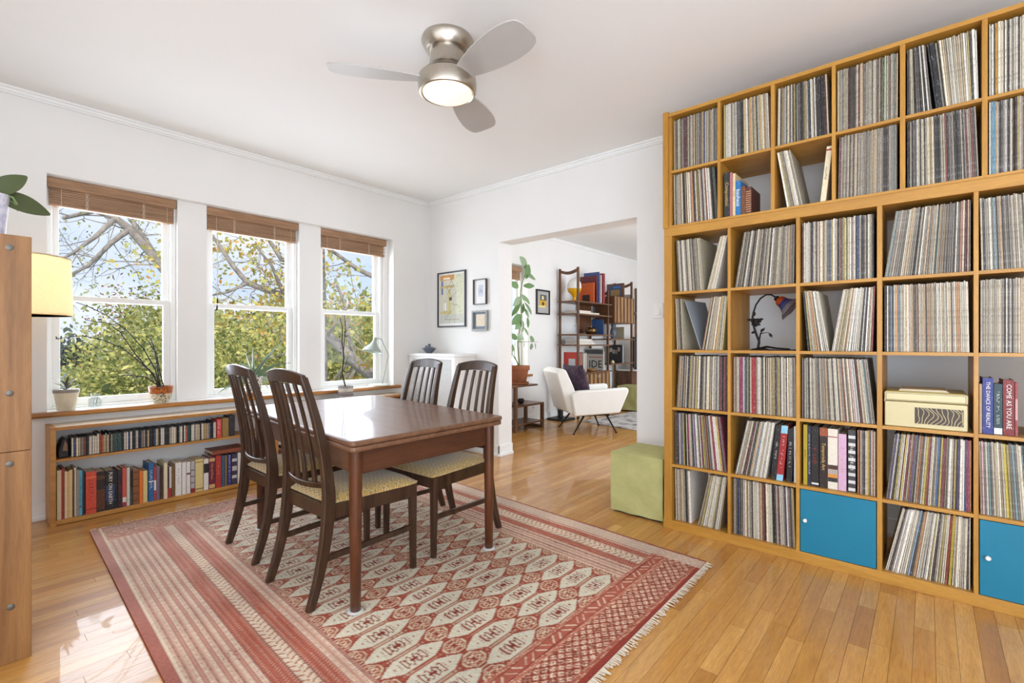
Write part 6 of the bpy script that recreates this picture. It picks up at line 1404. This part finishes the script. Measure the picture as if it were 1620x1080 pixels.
for i, (u, d, zt, rd, cl, lb) in enumerate(TR): crown_tree(u, d, zt, rd, cl, lb, seed=30+i, n=11000 if d < 28 else 8000, lsz=.085 if d < 20 else .12)
crown_tree(222, 30, 4.4, 2.6, RUST, 'sparse rust brown tree beyond the first window', n=3000, lsz=.085, seed=60)
# far shore
rg = np.random.RandomState(77)
for i, (u, lb) in enumerate(((-20, 'dark wooded shore across the lake, first stretch'), (105, 'dark wooded shore across the lake, middle stretch'), (230, 'dark wooded shore across the lake, last stretch'))):
    c = at_d(u, 542, 150); t = thing('tree', lb, 'tree', (c.x, c.y, GZ), 0, 'trees beyond the windows'); m = MB()
    for k in range(10): o_ = rg.uniform(-8, 8); m.tube([(c.x, c.y+o_, GZ-.3), (c.x, c.y+o_, GZ+6)], [.3, .1], 5)
    build('trunk', m, M['bark'], t); L = Leaves(); P = np.stack([c.x+rg.randn(1800)*3, c.y+rg.uniform(-7, 7, 1800), GZ+np.abs(rg.randn(1800))*3.4+.3], 1); L.add(P, .9, [(70, 84, 72), (84, 96, 80), (100, 108, 88)], rg); L.build('foliage', t)
# near sycamores: trunks stand behind the wall piers, limbs reach across the panes
def near_tree(label, trunk_u, d, limbs, cols, seed, leaf_n=3, lsz=.07, twig=1.0, rad=.16):
    rg = np.random.RandomState(seed); rr = random.Random(seed); c = at_d(trunk_u, 542, d); t = thing('tree', label, 'tree', (c.x, c.y, GZ), 0, 'trees beyond the windows'); m = MB(); tips = []
    m.tube([(c.x, c.y, GZ), (c.x+.1, c.y, -2), (c.x, c.y+.1, 1), (c.x, c.y, 6.5)], [rad*1.7, rad*1.3, rad*1.1, rad*.7], 10)
    def grow(p, dr, L, r, depth):
        pts = [p]; q = p.copy(); dd = dr.normalized()
        for k in range(4):
            dd = (dd+Vector((rr.gauss(0, .16), rr.gauss(0, .16), rr.gauss(.0, .14)))).normalized(); q = q+dd*L/4; pts.append(q.copy())
        m.tube(pts, [r*(1-.55*k/4) for k in range(5)], 5 if depth > 0 else 4)
        if depth <= 0: tips.append(pts[-1]); tips.append(pts[2]); return
        for k in range(3 if depth > 1 else 2):
            b = pts[rr.choice((2, 3, 4))]; ax = Vector((rr.gauss(0, 1), rr.gauss(0, 1), rr.gauss(-.1, 1))).normalized(); grow(b, (dd+ax*.9).normalized(), L*rr.uniform(.5, .75), r*.5, depth-1)
    for pts_px, r0, r1 in limbs:
        n = len(pts_px); P = [at_d(a, b, dd) for a, b, dd in pts_px]; m.tube(P, [r0+(r1-r0)*k/(n-1) for k in range(n)], 9)
        for k in range(1, n):
            for j in range(2 if k > 1 else 1):
                b = P[k-1].lerp(P[k], rr.random()); ax = Vector((rr.gauss(0, .7), rr.gauss(0, 1), rr.gauss(.05, .9))).normalized(); grow(b, ax, rr.uniform(.45, .8)*twig, max(.008, r1*.45), 2)
    build('trunk', m, M['bark'], t, smooth=True); L = Leaves()
    P = np.array([tuple(x) for x in tips for _ in range(leaf_n)]); P = P+rg.randn(*P.shape)*.10; L.add(P, lsz, cols, rg); L.build('foliage', t)
near_tree('leaning grey sycamore limb with few leaves across the first window', 306, 7.6, [([(300, 455, 7.5), (262, 428, 7.3), (235, 395, 7.1), (205, 362, 7), (183, 345, 6.9), (150, 333, 6.8), (100, 345, 6.8)], .085, .025), ([(262, 428, 7.3), (230, 380, 7.6), (195, 330, 7.8), (160, 290, 8)], .05, .02), ([(205, 362, 7), (175, 385, 6.8), (140, 420, 6.6), (100, 440, 6.6)], .04, .015), ([(183, 345, 6.9), (150, 375, 6.6), (115, 400, 6.5), (80, 420, 6.5)], .035, .012)],
          [(150, 154, 84), (176, 176, 104), (120, 128, 70)], 5, 2, .024)
near_tree('sycamore branches with yellow and orange leaves across the middle window', 490, 7.6, [([(490, 500, 7.6), (450, 468, 7.4), (420, 458, 7.2), (392, 448, 7), (368, 420, 6.9), (345, 385, 6.8), (325, 360, 6.8)], .06, .018), ([(392, 448, 7), (360, 462, 6.8), (330, 468, 6.8)], .025, .012), ([(490, 420, 7.6), (445, 410, 7.5), (420, 370, 7.4), (400, 340, 7.3)], .045, .02), ([(450, 468, 7.4), (430, 420, 7), (405, 390, 6.8)], .03, .012)],
          YEL, 8, 6, .040)
near_tree('grey sycamore with leafy branches and an inclined trunk in the lamp window', 630, 8.4, [([(640, 640, 8.4), (600, 602, 8.2), (565, 575, 8), (535, 545, 7.8), (505, 520, 7.6)], .13, .07), ([(640, 470, 8.4), (596, 440, 8), (565, 425, 7.8), (530, 400, 7.6), (505, 385, 7.5)], .05, .02), ([(640, 420, 8.4), (600, 385, 8.1), (570, 370, 7.9)], .06, .03), ([(565, 575, 8), (550, 530, 7.8), (545, 480, 7.7), (530, 440, 7.6)], .04, .02)],
          [(176, 160, 70), (190, 170, 84), (150, 150, 76), (206, 150, 76)], 13, 4, .034)
